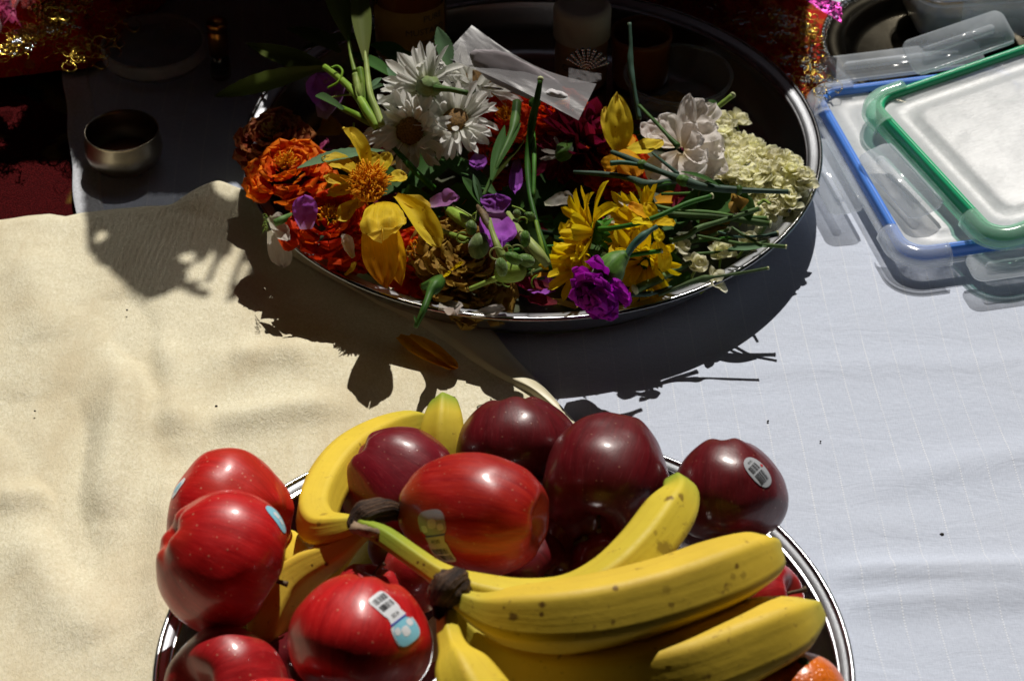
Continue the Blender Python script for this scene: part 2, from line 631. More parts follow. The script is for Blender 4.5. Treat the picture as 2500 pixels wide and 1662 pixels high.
# fruit
def applemat(name, deep, mid, warm, warmamt=.5, speck=.5):
    b = NB(name)
    uv = b.coords('UV')
    sep = b.n('SeparateXYZ', {0: uv})
    a = b.math('MULTIPLY', sep.outputs[0], 2 * PI)
    comb = b.n('CombineXYZ', {0: b.math('COSINE', a), 1: b.math('SINE', a), 2: b.math('MULTIPLY', sep.outputs[1], .35)})
    st = b.noise(comb.outputs[0], 10, 5, .7, .6)
    big = b.noise(b.coords(), 22, 3)
    col = b.mix(b.ramp(st, [(.35, 0.), (.65, 1.)]), deep, mid)
    col = b.mix(b.ramp(big, [(.40, .0), (.68, .55)]), col, deep)
    fs_ = b.noise(comb.outputs[0], 34, 3, .6, .3)
    col = b.mix(b.ramp(fs_, [(.56, 0.), (.74, .45)]), col, tuple(min(1, x * 1.25 + .035) for x in mid))
    bl_ = b.noise(b.coords(loc=(2, 5, 1)), 60, 4, .7)
    col = b.mix(b.ramp(bl_, [(.58, 0.), (.75, .30)]), col, tuple(min(1, x * 1.1 + .05) for x in mid))
    # warm ground colour shows in the stem hollow and on one cheek
    cheek = b.ramp(b.noise(b.coords(), 13, 2), [(.52, 0.), (.70, 1.)])
    hollow = b.ramp(sep.outputs[1], [(.0, 1.), (.10, .7), (.20, 0.), (.90, 0.), (.97, .6)])
    col = b.mix(b.math('MULTIPLY', b.math('MAXIMUM', cheek, hollow), warmamt), col, warm)
    v = b.n('TexVoronoi', {'Vector': b.coords(), 'Scale': 300, 'Randomness': 1.0})
    keep = b.ramp(b.n('SeparateColor', {0: v.outputs['Color']}).outputs[0], [(.50, 0.), (.75, 1.)])
    dots = b.math('MULTIPLY', b.ramp(v.outputs['Distance'], [(.07, 1.), (.22, 0.)]), keep)
    col = b.mix(b.math('MULTIPLY', dots, speck), col, (.75, .42, .25))
    n = b.noise(b.coords(), 45, 4, .6)
    n3 = b.noise(b.coords(), 700, 2)
    r = b.math('ADD', .30, b.math('MULTIPLY', n, .22))
    h = b.math('ADD', b.math('MULTIPLY', n, .7), b.math('ADD', b.math('MULTIPLY', n3, .12), b.math('MULTIPLY', dots, .25)))
    return b.done(b.pbr(col, r, 0, b.bump(h, .22, .0014), Specular_IOR_Level=.42, Coat_Weight=.32, Coat_Roughness=.13))


M['apple_red'] = applemat('apple_bright_red', (.42, .004, .006), (.66, .014, .014), (.60, .16, .03), .14, .5)
M['apple_mid'] = applemat('apple_red', (.30, .005, .008), (.50, .015, .018), (.50, .12, .02), .15, .4)
M['apple_warm'] = applemat('apple_red_orange', (.30, .005, .006), (.48, .020, .010), (.45, .10, .012), .5, .25)
M['apple_dark'] = applemat('apple_dark_crimson', (.085, .0025, .005), (.145, .005, .010), (.16, .02, .012), .2, .2)
M['apple_wine'] = applemat('apple_wine_red', (.14, .003, .011), (.22, .008, .018), (.18, .02, .012), .2, .2)
M['applestem'] = simple('apple_stem', (.12, .075, .03), .7, 0, nz=.3, scale=300, bump=.5)
M['calyx'] = simple('dried_calyx', (.10, .06, .03), .9, 0, nz=.4, scale=300, bump=.6)


def orangemat():
    b = NB('orange_peel')
    c = b.coords()
    v = b.n('TexVoronoi', {'Vector': c, 'Scale': 420})
    n = b.noise(c, 40, 3)
    col = b.mix(b.ramp(n, [(.35, 0.), (.65, 1.)]), (.60, .10, .005), (.78, .19, .012))
    nr = b.bump(b.ramp(v.outputs['Distance'], [(.0, 0.), (.5, 1.)]), .55, .0009)
    return b.done(b.pbr(col, .30, 0, nr, Coat_Weight=.3, Coat_Roughness=.25))


M['orangepeel'] = orangemat()


def bananamat(name, green=.42, ripe=(.80, .56, .055), spot=1.0, bruises=()):
    b = NB(name)
    uv = b.coords('UV')
    sep = b.n('SeparateXYZ', {0: uv})
    big = b.noise(b.coords(), 26, 3)
    t = b.math('ADD', sep.outputs[1], b.math('MULTIPLY', b.math('SUBTRACT', big, .5), .10))
    g = b.ramp(t, [(.0, 1.), (.12, .95), (.28, .0), (.78, .0), (.93, .95)])
    col = b.mix(b.ramp(big, [(.35, 0.), (.65, 1.)]), ripe, tuple(x * .85 for x in ripe))
    col = b.mix(b.math('MULTIPLY', g, green), col, (.22, .34, .03))
    n = b.noise(b.coords(), 260, 3, .6)
    m = b.noise(b.coords(), 42, 3, .6)
    fine = b.math('MULTIPLY', b.ramp(n, [(.62, 0.), (.70, 1.)]), b.ramp(m, [(.45, .1), (.62, 1.)]))
    col = b.mix(b.math('MULTIPLY', fine, .55 * spot), col, (.22, .10, .02))
    br = b.noise(b.coords(loc=(5, 2, 1)), 60, 3, .65)
    col = b.mix(b.math('MULTIPLY', b.ramp(br, [(.655, 0.), (.72, 1.)]), .75 * spot), col, (.20, .09, .02))
    st = b.noise(b.coords('UV', scale=(16, 2.5, 1)), 1.0, 3)
    col = b.mix(b.ramp(st, [(.60, 0.), (.75, .35)]), col, (.50, .30, .04))
    for (P, rad, dk) in bruises:
        off = b.n('VectorMath', {0: b.n('TexCoord').outputs['Object'], 1: tuple(P)}, operation='SUBTRACT')
        warp = b.noise(b.coords(), 300, 3, .7)
        ln = b.n('VectorMath', {0: off.outputs[0]}, operation='LENGTH')
        dd = b.math('ADD', b.math('DIVIDE', ln.outputs['Value'], rad), b.math('MULTIPLY', b.math('SUBTRACT', warp, .5), 1.6))
        col = b.mix(b.ramp(dd, [(.55, dk), (1.0, 0.)]), col, (.13, .055, .012))
    endc = b.ramp(sep.outputs[1], [(.965, 0.), (.985, .85)])
    col = b.mix(endc, col, (.05, .035, .02))
    h = b.math('ADD', b.math('MULTIPLY', st, .6), b.math('MULTIPLY', n, .2))
    return b.done(b.pbr(col, b.math('ADD', .44, b.math('MULTIPLY', n, .25)), 0, b.bump(b.math('ADD', h, b.math('MULTIPLY', m, .8)), .30, .0014), Specular_IOR_Level=.28))


M['banana'] = bananamat('banana_peel')
M['bananagreen'] = bananamat('banana_peel_greenish', .9, (.74, .58, .05))
M['bananaclean'] = bananamat('banana_peel_clean', .35, (.82, .60, .05), .5)
def crownmat():
    b = NB('dry_banana_crown')
    st = b.noise(b.coords('UV', scale=(22, 2, 1)), 1.0, 4, .7)
    n = b.noise(b.coords(), 170, 3, .7)
    col = b.mix(b.ramp(st, [(.40, 0.), (.66, 1.)]), (.018, .010, .008), (.16, .085, .045))
    col = b.mix(b.ramp(n, [(.55, 0.), (.75, .6)]), col, (.04, .02, .015))
    return b.done(b.pbr(col, .7, 0, b.bump(b.math('ADD', st, b.math('MULTIPLY', n, .6)), 1.0, .003), Specular_IOR_Level=.3))


M['crown'] = crownmat()
M['crownpale'] = simple('banana_crown_cut', (.35, .24, .15), .8, 0, nz=.3, scale=160, bump=.6)
M['stickerwhite'] = simple('sticker_white', (.80, .82, .86), .35, 0, nz=.03)
M['stickergrey'] = simple('sticker_grey', (.42, .44, .47), .35, 0, nz=.03)
M['stickerpink'] = simple('sticker_pinkish_white', (.62, .50, .48), .4, 0, nz=.03)
M['stickerblue'] = simple('sticker_light_blue', (.25, .62, .78), .35, 0, nz=.03)
M['ink'] = simple('black_ink', (.03, .03, .035), .5, 0, nz=.05)
M['inkblue'] = simple('blue_ink', (.03, .05, .40), .5, 0, nz=.05)
M['inkred'] = simple('red_ink', (.60, .02, .03), .5, 0, nz=.05)
M['lint'] = simple('dark_lint', (.03, .025, .02), .9, 0)

# ------------------------------------------------------------------ added unseen blockers outside the picture that shade the table
M['unseen_brown'] = simple('unseen_brown_matte', (.088, .052, .038), .95, 0, nz=.15, scale=30)  # also covers the hidden table and ground


def boxmesh(name, x0, x1, y0, y1, z0, z1):
    vs = [(x, y, z) for x in (x0, x1) for y in (y0, y1) for z in (z0, z1)]
    fs = [(0, 1, 3, 2), (4, 6, 7, 5), (0, 4, 5, 1), (2, 3, 7, 6), (0, 2, 6, 4), (1, 5, 7, 3)]
    return mesh(name, vs, fs, smooth=False)


# added box that blocks sky light; the sun enters through the roof gap
YO0, YO1, XO = 2.26, 3.25, .85      # the roof opening the sun comes through
tag(obj('blocker_roof', boxmesh('blocker_roof', -2.2, 2.2, -1.2, YO0, 2.25, 2.28), M['unseen_brown']), None, None, kind='structure')
tag(obj('blocker_roof', boxmesh('blocker_roof', -2.2, -XO + .25, YO0, YO1, 2.25, 2.28), M['unseen_brown']), None, None, kind='structure')
tag(obj('blocker_roof', boxmesh('blocker_roof', XO + .25, 2.2, YO0, YO1, 2.25, 2.28), M['unseen_brown']), None, None, kind='structure')
tag(obj('blocker_side', boxmesh('blocker_side', -2.23, -2.2, -1.2, YO1, -.75, 2.28), M['unseen_brown']), None, None, kind='structure')
tag(obj('blocker_side', boxmesh('blocker_side', 2.2, 2.23, -1.2, YO1, -.75, 2.28), M['unseen_brown']), None, None, kind='structure')
tag(obj('blocker_back', boxmesh('blocker_back', -2.23, 2.23, -1.23, -1.2, -.75, 2.28), M['unseen_brown']), None, None, kind='structure')
tag(obj('blocker_far', boxmesh('blocker_far', -2.23, 2.23, YO1, YO1 + .05, -.75, 2.28), M['unseen_brown']), None, None, kind='structure')
tag(obj('ground', boxmesh('ground', -3.5, 3.5, -2.5, 4.0, -.80, -.75), M['unseen_brown']), None, None, kind='structure')

# added unseen screen just beyond the picture; outline and holes cut to shape the shadow
M['blocker'] = simple('dark_red_shadow_mask', (.10, .02, .015), .9, 0, nz=.2, scale=40)
YS = 1.66


def on_mask(u, v, z=0.0):
    p = at(u, v, z)
    k = (YS - p.y) / SUN.y
    return p.x + SUN.x * k, p.z + SUN.z * k


prof = [(-.60, .40)] + [on_mask(*q) for q in ((60, 372), (168, 372), (196, 430), (204, 560), (212, 655), (250, 690), (300, 735), (345, 768), (395, 766),
       (430, 742), (462, 752), (500, 768), (545, 774), (590, 760), (612, 735))] + [
       on_mask(640, 300, .05), on_mask(760, 305, .06), on_mask(800, 290, .06), on_mask(850, 190, .08), on_mask(930, 150, .08), on_mask(1080, 95, .085),
       on_mask(1250, 110, .09), on_mask(1480, 190, .07), on_mask(1700, 200, .06), on_mask(1950, 212, .04), on_mask(1990, 190, .03)]
prof.sort()
px_ = [p[0] for p in prof]
pz_ = [p[1] for p in prof]
holes = []
for (u, v, ru, rv) in ((560, 470, 26, 20), (545, 520, 30, 26), (590, 605, 9, 40), (560, 500, 34, 22), (600, 560, 6, 26), (243, 612, 13, 14),
                       (470, 700, 14, 26), (500, 690, 12, 42), (533, 700, 11, 38), (562, 690, 11, 34), (590, 700, 9, 28), (455, 665, 16, 12), (515, 735, 34, 9), (620, 470, 20, 34), (618, 420, 12, 20)):
    a = on_mask(u, v)
    b_ = on_mask(u + ru, v)
    c_ = on_mask(u, v + rv)
    holes.append((a[0], a[1], abs(b_[0] - a[0]), abs(c_[1] - a[1])))
g = .002
xs0, xs1 = -.60, on_mask(1975, 60, .02)[0]
nx, nz_ = int((xs1 - xs0) / g), int(.72 / g)
cells = set()
for i in range(nx):
    for j in range(nz_):
        x, z = xs0 + (i + .5) * g, (j + .5) * g
        w = noise.noise(Vector((x * 60, z * 60, 0))) * .004
        top = float(np.interp(x, px_, pz_))
        if z > top + w:
            continue
        if x < -.312 and z < .395 + .02 * noise.noise(Vector((x * 20, 0, 3))):
            continue
        if any(((x - hx) / hw) ** 2 + ((z - hz) / hh) ** 2 < 1 + w * 60 for hx, hz, hw, hh in holes):
            continue
        if z > .49 and x < -.105 and i % 2 == 0 and (j + (i // 2) % 2) % 2 == 0:
            continue
        cells.add((i, j))
vid, vs, fs = {}, [], []


def gv(i, j, k):
    key = (i, j, k)
    if key not in vid:
        vid[key] = len(vs)
        vs.append((xs0 + i * g, YS + k * .0009, j * g))
    return vid[key]


for (i, j) in cells:
    fs.append((gv(i, j, 0), gv(i + 1, j, 0), gv(i + 1, j + 1, 0), gv(i, j + 1, 0)))
    fs.append((gv(i, j, 1), gv(i, j + 1, 1), gv(i + 1, j + 1, 1), gv(i + 1, j, 1)))
    for di, dj, e in ((-1, 0, ((0, 0), (0, 1))), (1, 0, ((1, 1), (1, 0))), (0, -1, ((1, 0), (0, 0))), (0, 1, ((0, 1), (1, 1)))):
        if (i + di, j + dj) not in cells:
            (a, b_), (c_, d_) = e
            fs.append((gv(i + a, j + b_, 0), gv(i + c_, j + d_, 0), gv(i + c_, j + d_, 1), gv(i + a, j + b_, 1)))
tag(obj('shadow_mask', mesh('shadow_mask', vs, fs, smooth=False), M['blocker']), 'added unseen dark red shadow-casting screen standing upright behind the tray of flowers', 'blocker')

# ------------------------------------------------------------------ carpet, tablecloth, blanket
def sheet(nx, ny, fn):
    vs, fs, uv = [], [], []
    for j in range(ny + 1):
        for i in range(nx + 1):
            s, t = i / nx, j / ny
            vs.append(fn(s, t))
            uv.append((s, t))
    for j in range(ny):
        for i in range(nx):
            a = j * (nx + 1) + i
            fs.append((a, a + 1, a + nx + 2, a + nx + 1))
    return vs, fs, uv


def build(name, data, mat, parent=None, M_=None, label=None, smooth=True):
    vs, fs, uv = data
    if M_ is not None:
        vs = [M_ @ Vector(v) for v in vs]
    return obj(name, mesh(name, vs, fs, uv, smooth), mat, parent, label=label)


tag(obj('table', boxmesh('table', -.9, .9, .35, 1.95, -.74, -.012), M['unseen_brown']), None, None, kind='structure')
cp = build('carpet', sheet(60, 80, lambda s, t: (-.85 + .70 * s, .40 + 1.5 * t, -.006 + .0012 * noise.noise(Vector((s * 30, t * 60, 0))))), M['carpet'])
tag(cp, 'dark red patterned carpet showing at the left edge under the cloths', 'carpet')

# gaussian folds given by line segments in the photograph
wfold = []


def fold(lst, a, b, h, w):
    lst.append((at(*a, 0), at(*b, 0), h, w))


def foldz(lst, x, y):
    z = 0
    for A, B, h, w in lst:
        dx, dy = B.x - A.x, B.y - A.y
        L2 = dx * dx + dy * dy
        t = max(0, min(1, ((x - A.x) * dx + (y - A.y) * dy) / L2))
        d2 = (x - A.x - t * dx) ** 2 + (y - A.y - t * dy) ** 2
        if d2 < 9 * w * w:
            ends = math.sin(min(1, max(.0, min(t, 1 - t) * 3 + .25)) * PI / 2)
            z += h * math.exp(-d2 / (w * w)) * ends
    return z


fold(wfold, (2040, 1405), (2600, 1395), .0075, .009)
fold(wfold, (2060, 1480), (2600, 1440), .0045, .010)
fold(wfold, (1750, 905), (2560, 880), .0012, .009)
fold(wfold, (2120, 1180), (2600, 1090), .0026, .012)
fold(wfold, (2000, 1290), (2300, 1270), .0010, .010)
fold(wfold, (420, 250), (620, 330), .0018, .010)
fold(wfold, (250, 480), (330, 200), .0012, .006)
HL, HR = at(153, 176, 0), at(185, 516, 0)


def hemx(y):
    return HL.x + (HR.x - HL.x) * (y - HL.y) / (HR.y - HL.y) + .0008 * math.sin(y * 90)


def clothz(x, y):
    return foldz(wfold, x, y) + .0007 * noise.noise(Vector((x * 9, y * 16, 2))) + .0006


def clothp(s, t):
    y = .40 + 1.50 * t
    x = hemx(y) + (.80 - hemx(y)) * s
    return (x, y, clothz(x, y))


tc_ = thing('tablecloth', 'white striped cotton tablecloth spread under both steel trays', 'tablecloth', (0, 0, 0))
build('cloth', sheet(220, 260, clothp), M['cotton'], tc_)


def hemp(s, t):
    y = .40 + 1.50 * t
    x = hemx(y) + .019 * s
    return (x, y, clothz(x, y) + .0011 * math.sin(min(1, (1 - abs(s * 2 - 1)) * 4) * PI / 2) + .0003)


build('hem', sheet(12, 260, hemp), M['hem'], tc_, label='double stitched white hem along the left edge')

# cream blanket
bf = []
fold(bf, (470, 560), (560, 440), .0045, .018)
fold(bf, (330, 900), (240, 1300), .0050, .016)
fold(bf, (300, 760), (400, 1010), -.0040, .012)
fold(bf, (440, 1100), (390, 860), .0040, .012)
fold(bf, (430, 1200), (400, 1640), .0035, .014)
fold(bf, (130, 860), (60, 640), .0028, .02)
fold(bf, (0, 1010), (160, 1100), -.003, .014)
fold(bf, (150, 1000), (200, 1500), -.0035, .016)
fold(bf, (560, 900), (760, 880), .0025, .014)
fold(bf, (520, 1060), (820, 1010), .0028, .012)
fold(bf, (60, 1330), (260, 1600), .0035, .02)
fold(bf, (0, 1250), (130, 1230), .003, .012)
EA, EB = at(1180, 800, 0), at(1340, 970, 0)
ytop_px = [(-400, 545), (0, 533), (60, 524), (120, 518), (160, 524), (200, 515), (280, 506), (350, 501), (430, 496), (480, 474), (540, 455), (600, 462), (700, 500), (1100, 500)]
yt = [at(u, v, .004) for u, v in ytop_px]


def bedge(y):
    k = (y - EA.y) / (EB.y - EA.y)
    return EA.x + (EB.x - EA.x) * k


def blanketz(x, y):
    return max(.0035, .0062 + 2.5 * foldz(bf, x, y) + .0018 * noise.noise(Vector((x * 11, y * 11, 5))) + .0016 * noise.noise(Vector((x * 30, y * 24, 9))) * .5)


def blanketp(s, t):
    yn = 1.295 + (.45 - 1.295) * t
    x = -.62 + (bedge(yn) + .62) * s
    y = yn + (float(np.interp(x, [p.x for p in yt], [p.y for p in yt])) - 1.295) * (1 - t) ** 3
    y += .0012 * noise.noise(Vector((x * 55, 1, 1))) * (1 - t) ** 20
    e = min(t * 60, (1 - s) * 90, 1)
    return (x, y, blanketz(x, y) * (.25 + .75 * math.sin(e * PI / 2)) + .001)


bl = thing('cream_blanket', 'cream felted blanket lying over the left half of the tablecloth', 'blanket', (0, 0, 0))
build('felt_sheet', sheet(240, 260, blanketp), M['felt'], bl)
outer = spline([(*at(700, 560, .003),), (*at(900, 640, .003),), (*at(1080, 715, .003),), (*at(1185, 800, .002),), (*at(1250, 878, .002),), (*at(1342, 972, .002),), (*at(1420, 1060, .002),), (*at(1500, 1140, .002),)], 90)
inner = spline([(*at(690, 610, .008),), (*at(835, 688, .010),), (*at(1000, 772, .012),), (*at(1100, 832, .013),), (*at(1215, 905, .013),), (*at(1308, 962, .010),), (*at(1400, 1052, .008),), (*at(1480, 1145, .008),)], 90)


def bandp(s, t):
    i = min(90, int(round(t * 90)))
    a, b_ = outer[i], inner[i]
    w = b_ * s + a * (1 - s)
    z = .0045 + .0075 * math.sin((.12 + .88 * s) * PI * .62) + .0015 * noise.noise(Vector((t * 9, s * 2, 0))) * s
    if s > .93:
        z -= .004 * (s - .93) / .07
    return (w[0], w[1], z)


build('satin_border', sheet(14, 90, bandp), M['satin'], bl, label='smooth cream satin border turned up beside the flower tray')

# ------------------------------------------------------------------ steel trays
def tray(name, label, cx, cy, z0, RR, h, group):
    t = thing(name, label, 'tray', (cx, cy, z0), group=group)
    k = RR
    fl = .0100 if h > .037 else .0078
    prof = [(0.0, .0035), (k * .60, .0035), (k * .78, .0040), (k * .84, .0062), (k * .875, .0115), (k * .905, h * .50), (k - fl - .0035, h * .74), (k - fl - .0012, h * .84),
            (k - fl + .0002, h * .93)]
    full = [(r + (.0006 if 3 < i < 9 else 0), max(0.0006, z - .0012)) for i, (r, z) in enumerate(prof[:-1])]
    me = mesh('pan', *lathe(prof + list(reversed(full)), 160))
    obj('pan', me, M['steel'], t)
    lip = [(RR - .0016 + .0017 * math.cos(a), h - .0010 + .0017 * math.sin(a)) for a in [2 * PI * i / 10 for i in range(11)]]
    flp = [(k - fl + .0002, h * .93), (k - fl + .0012, h * .952), (k - fl + .0028, h * .964), (k - fl * .5, h * .976), (k - fl * .25, h * .990), (k - .0020, h * .999)]
    flp += [(r, z - .0011) for r, z in reversed(flp)]
    obj('flange', mesh('flange', *lathe(flp, 160)), M['brushed'], t)
    obj('rolled_rim', mesh('rolled_rim', *lathe(lip, 160)), M['steel'], t)
    return t


FX, FY, FR = .0136, 1.3178, .1925
GX, GY, GR = -.0041, .8483, .1802
tray('steel_tray', 'wide stainless steel tray heaped with loose flowers', FX, FY, .0012, FR, .0388, 'round steel trays')
tray('steel_tray', 'wide stainless steel tray piled with apples and bananas', GX, GY, .004, GR, .036, 'round steel trays')

exec_order = []
# ------------------------------------------------------------------ apples
APPLE = {}


def applemesh(seed, asp=.92, seg=72, rings=54, cone=.12, lob=.028):
    rnd = random.Random(seed)
    off = Vector((rnd.uniform(0, 9), rnd.uniform(0, 9), rnd.uniform(0, 9)))
    ph = rnd.uniform(0, 6)
    vs, fs, uv = [], [], []
    for i in range(rings + 1):
        p = PI * i / rings
        c, s = math.cos(p), math.sin(p)
        for j in range(seg):
            a = 2 * PI * j / seg
            rho = s * (1 + cone * c - .05 * c * c)
            low = max(0, -c) ** 1.2
            rho *= 1 + lob * math.cos(5 * a + ph) * (.3 + .9 * low) * s
            z = c * asp
            if c > 0:
                z -= .46 * math.exp(-(s / .36) ** 2)
                z -= .014 * math.cos(5 * a + ph) * math.exp(-((s - .5) / .3) ** 2)
            else:
                z += .22 * math.exp(-(s / .27) ** 2)
                z -= .022 * math.cos(5 * a + ph) * math.exp(-((s - .42) / .2) ** 2)
            d = Vector((rho * math.cos(a), rho * math.sin(a), z))
            d *= 1 + .055 * noise.noise(d * 1.1 + off) + .020 * noise.noise(d * 2.6 + off) + .004 * noise.noise(d * 7 + off)
            vs.append(d)
            uv.append((j / seg, i / rings))
    for i in range(rings):
        for j in range(seg):
            k = (j + 1) % seg
            fs.append((i * seg + j, (i + 1) * seg + j, (i + 1) * seg + k, i * seg + k))
    return vs, fs, uv


def apple(u, v, hw, z, axis, mat, label, seed, asp=.92, stem=True, cone=.12, spin=0):
    c = at(u, v, z)
    r = size(hw, c) / 1.03
    Mx = frame(c, axis, spin=spin)
    t = thing('apple', label, 'apple', mtx=Mx, group='apples piled in the steel tray')
    vs, fs, uv = applemesh(seed, asp, cone=cone)
    vs = [p * r for p in vs]
    o = obj('flesh', mesh('flesh', vs, fs, uv), M[mat], t)
    o.name = 'skin'
    if stem:
        build('stem', tube([(0, 0, r * .38, .0011), (.001, .0005, r * .62, .0010), (.003, .001, r * .86, .0012), (.0045, .002, r * .98, .0017)], n=8, sides=8), M['applestem'], t)
    mb = MB()
    for k in range(5):
        pv = petal(.006, .004, .6, .3, n=4, m=2, seed=k)
        mb.add(*pv, mtx=Matrix.Translation((0, 0, -r * asp * .66)) @ Matrix.Rotation(k * 2 * PI / 5, 4, 'Z') @ Matrix.Rotation(R(60), 4, 'Y') @ Matrix.Translation((.001, 0, 0)))
    obj('calyx', mb.build('calyx'), M['calyx'], t)
    bv = BVHTree.FromPolygons([Mx @ p for p in vs], fs)
    return t, Mx, bv


A = {}
A['back_left'] = apple(564, 1264, 172, .066, facea(-.75, .1, -.3), 'apple_red', 'red speckled apple behind another at the far left, hanging over the rim', 1)
A['left'] = apple(541, 1362, 181, .092, facea(.85, -.45, -.25), 'apple_red', 'red apple with a light blue sticker, front one of the two at the far left', 24, cone=.1)
A['a3'] = apple(966, 1178, 154, .062, facea(.5, -.45, -.1), 'apple_wine', 'small dark purplish apple enclosed by the curved banana at the left', 3)
A['a5'] = apple(1258, 1085, 156, .060, facea(.1, -.8, .15), 'apple_dark', 'dark crimson apple highest in the picture, beside the banana tip', 5, asp=.80)
A['a6'] = apple(1481, 1170, 160, .078, facea(-.30, -.87, .62), 'apple_dark', 'tall dark crimson apple with its stalk end turned to the viewer', 6, asp=1.12, cone=.06)
A['a4'] = apple(1163, 1253, 153, .108, facea(.93, -.12, .30), 'apple_warm', 'oblong red apple in the middle with a pale sticker and a hollow at its right', 4, asp=1.34, stem=False, cone=.06)
A['a7'] = apple(1778, 1200, 145, .072, facea(.02, -.94, .22), 'apple_dark', 'dark red apple at the right with an oval grey barcode sticker', 7, asp=.98)
A['a8'] = apple(1490, 1395, 108, .045, facea(-.2, .3, .6), 'apple_wine', 'dark apple half hidden behind the upright banana tip', 8)
A['a9'] = apple(880, 1556, 180, .104, facea(-.2, -.85, .25), 'apple_red', 'bright red glossy apple in front with a white and blue sticker', 9)
A['a9b'] = apple(900, 1445, 82, .078, facea(.2, .9, .2), 'apple_mid', 'red apple peeping out just above the bright glossy one', 10)
A['a10'] = apple(558, 1692, 168, .052, facea(-.5, .1, .6), 'apple_mid', 'shaded red apple at the bottom left corner of the tray', 11)
A['a10b'] = apple(672, 1790, 140, .085, facea(.1, .4, .6), 'apple_red', 'bright red apple at the bottom edge, left of centre', 12)
A['a11'] = apple(1880, 1462, 95, .050, facea(.5, .2, .3), 'apple_mid', 'red apple wedged behind the banana tips at the right', 13)
A['a12'] = apple(735, 1640, 110, .036, facea(.2, .1, .9), 'apple_dark', 'black-red apple in the shade between the two front apples', 14)
A['a13'] = apple(1290, 1392, 105, .044, facea(.6, -.2, .4), 'apple_dark', 'dark apple buried under the oblong red one', 15)
A['a14'] = apple(1020, 1400, 100, .045, facea(.6, -.2, .4), 'apple_mid', 'red apple deep in the tray between the two banana crowns', 16)
A['a16'] = apple(1395, 1335, 112, .044, facea(.1, .2, .9), 'apple_dark', 'added dark apple filling the gap under the elbow where the spotted banana bends', 18)  # added to cover sunlit tray steel in this gap
A['a17'] = apple(985, 1335, 90, .040, facea(.1, .2, .9), 'apple_dark', 'added dark apple closing the gap under the left banana neck', 19)  # added so no lit steel shows between the fruit here
A['a15'] = apple(1290, 1245, 100, .040, facea(.6, -.2, .4), 'apple_dark', 'dark apple at the bottom of the gap beneath the tall crimson one', 17)

# oranges
for (u, v, hw, z, lb) in ((1956, 1702, 114, .070, 'glossy orange at the bottom right of the fruit tray'), (1842, 1712, 72, .035, 'second orange mostly hidden behind the bottom banana')):
    c = at(u, v, z)
    r = size(hw, c)
    t = thing('orange', lb, 'orange', c, group='oranges in the fruit tray')
    build('peel', blob('peel', (r, r, r * .93), 48, 32, .03, 1.2, seed=u), M['orangepeel'], t)
    build('stem_scar', blob('scar', (.003, .003, .0012), 10, 6, .3, 3), M['stem'], t, Matrix.Translation((0, .2 * r, r * .92)))


# stickers: flat print wrapped onto the apple skin
def stick(key, u, v, ang, shapes, up=.0004, sc=1.0):
    """shapes: (polygon in mm, material, lift) laid on the apple around the point seen at (u, v), x axis turned by ang degrees in view"""
    t, Mx, bv = A[key]
    o = Vector((0, 0, CAM_H))
    d = (at(u, v, 0) - o).normalized()
    hit = bv.ray_cast(o, d)
    if hit[0] is None:
        return
    P, N = hit[0], hit[1]
    X = VR * math.cos(R(ang)) + VU * math.sin(R(ang))
    X = (X - N * X.dot(N)).normalized()
    Y = N.cross(X)
    inv = Mx.inverted()
    root = None
    for (name, data, mat, lift) in shapes:
        vs2, fs2 = data
        out = []
        for (a, b_) in vs2:
            q = P + X * a * .001 * sc + Y * b_ * .001 * sc + N * .012
            h = bv.ray_cast(q, -N)
            if h[0] is None:
                h = bv.find_nearest(q)
            out.append(inv @ (h[0] + N * (up + lift)))
        me = mesh(name, out, fs2)
        ob = obj(name, me, M[mat], root or t)
        if root is None:
            root = ob
    return root


def disc2(fn, n=28, m=6):
    """fan-grid of a star-shaped outline fn(angle)->radius pair"""
    vs, fs = [(0, 0)], []
    for i in range(1, m + 1):
        for j in range(n):
            x, y = fn(2 * PI * j / n)
            vs.append((x * i / m, y * i / m))
    for j in range(n):
        fs.append((0, 1 + j, 1 + (j + 1) % n))
    for i in range(m - 1):
        for j in range(n):
            k = (j + 1) % n
            fs.append((1 + i * n + j, 1 + (i + 1) * n + j, 1 + (i + 1) * n + k, 1 + i * n + k))
    return vs, fs


def shift(data, dx, dy):
    return [(x + dx, y + dy) for x, y in data[0]], data[1]


def rect2(x0, x1, y0, y1, n=4, m=4):
    vs = [(x0 + (x1 - x0) * i / n, y0 + (y1 - y0) * j / m) for j in range(m + 1) for i in range(n + 1)]
    fs = [(j * (n + 1) + i, j * (n + 1) + i + 1, (j + 1) * (n + 1) + i + 1, (j + 1) * (n + 1) + i) for j in range(m) for i in range(n)]
    return vs, fs


def rrect2(hx, hy, p=5):
    def fn(a):
        c, s = math.cos(a), math.sin(a)
        k = (abs(c) ** p + abs(s) ** p) ** (-1 / p)
        return hx * c * k, hy * s * k
    return disc2(fn, 32, 5)


def merge2(lst):
    V, F = [], []
    for vs, fs in lst:
        b_ = len(V)
        V += vs
        F += [tuple(i + b_ for i in f) for f in fs]
    return V, F


def bars(x0, x1, y0, y1, seed, n=13):
    rnd = random.Random(seed)
    x, out = x0, []
    while x < x1:
        w = rnd.choice((.18, .18, .36, .55))
        out.append(rect2(x, min(x + w, x1), y0, y1, 1, 4))
        x += w + rnd.choice((.22, .3, .5))
    return merge2(out)


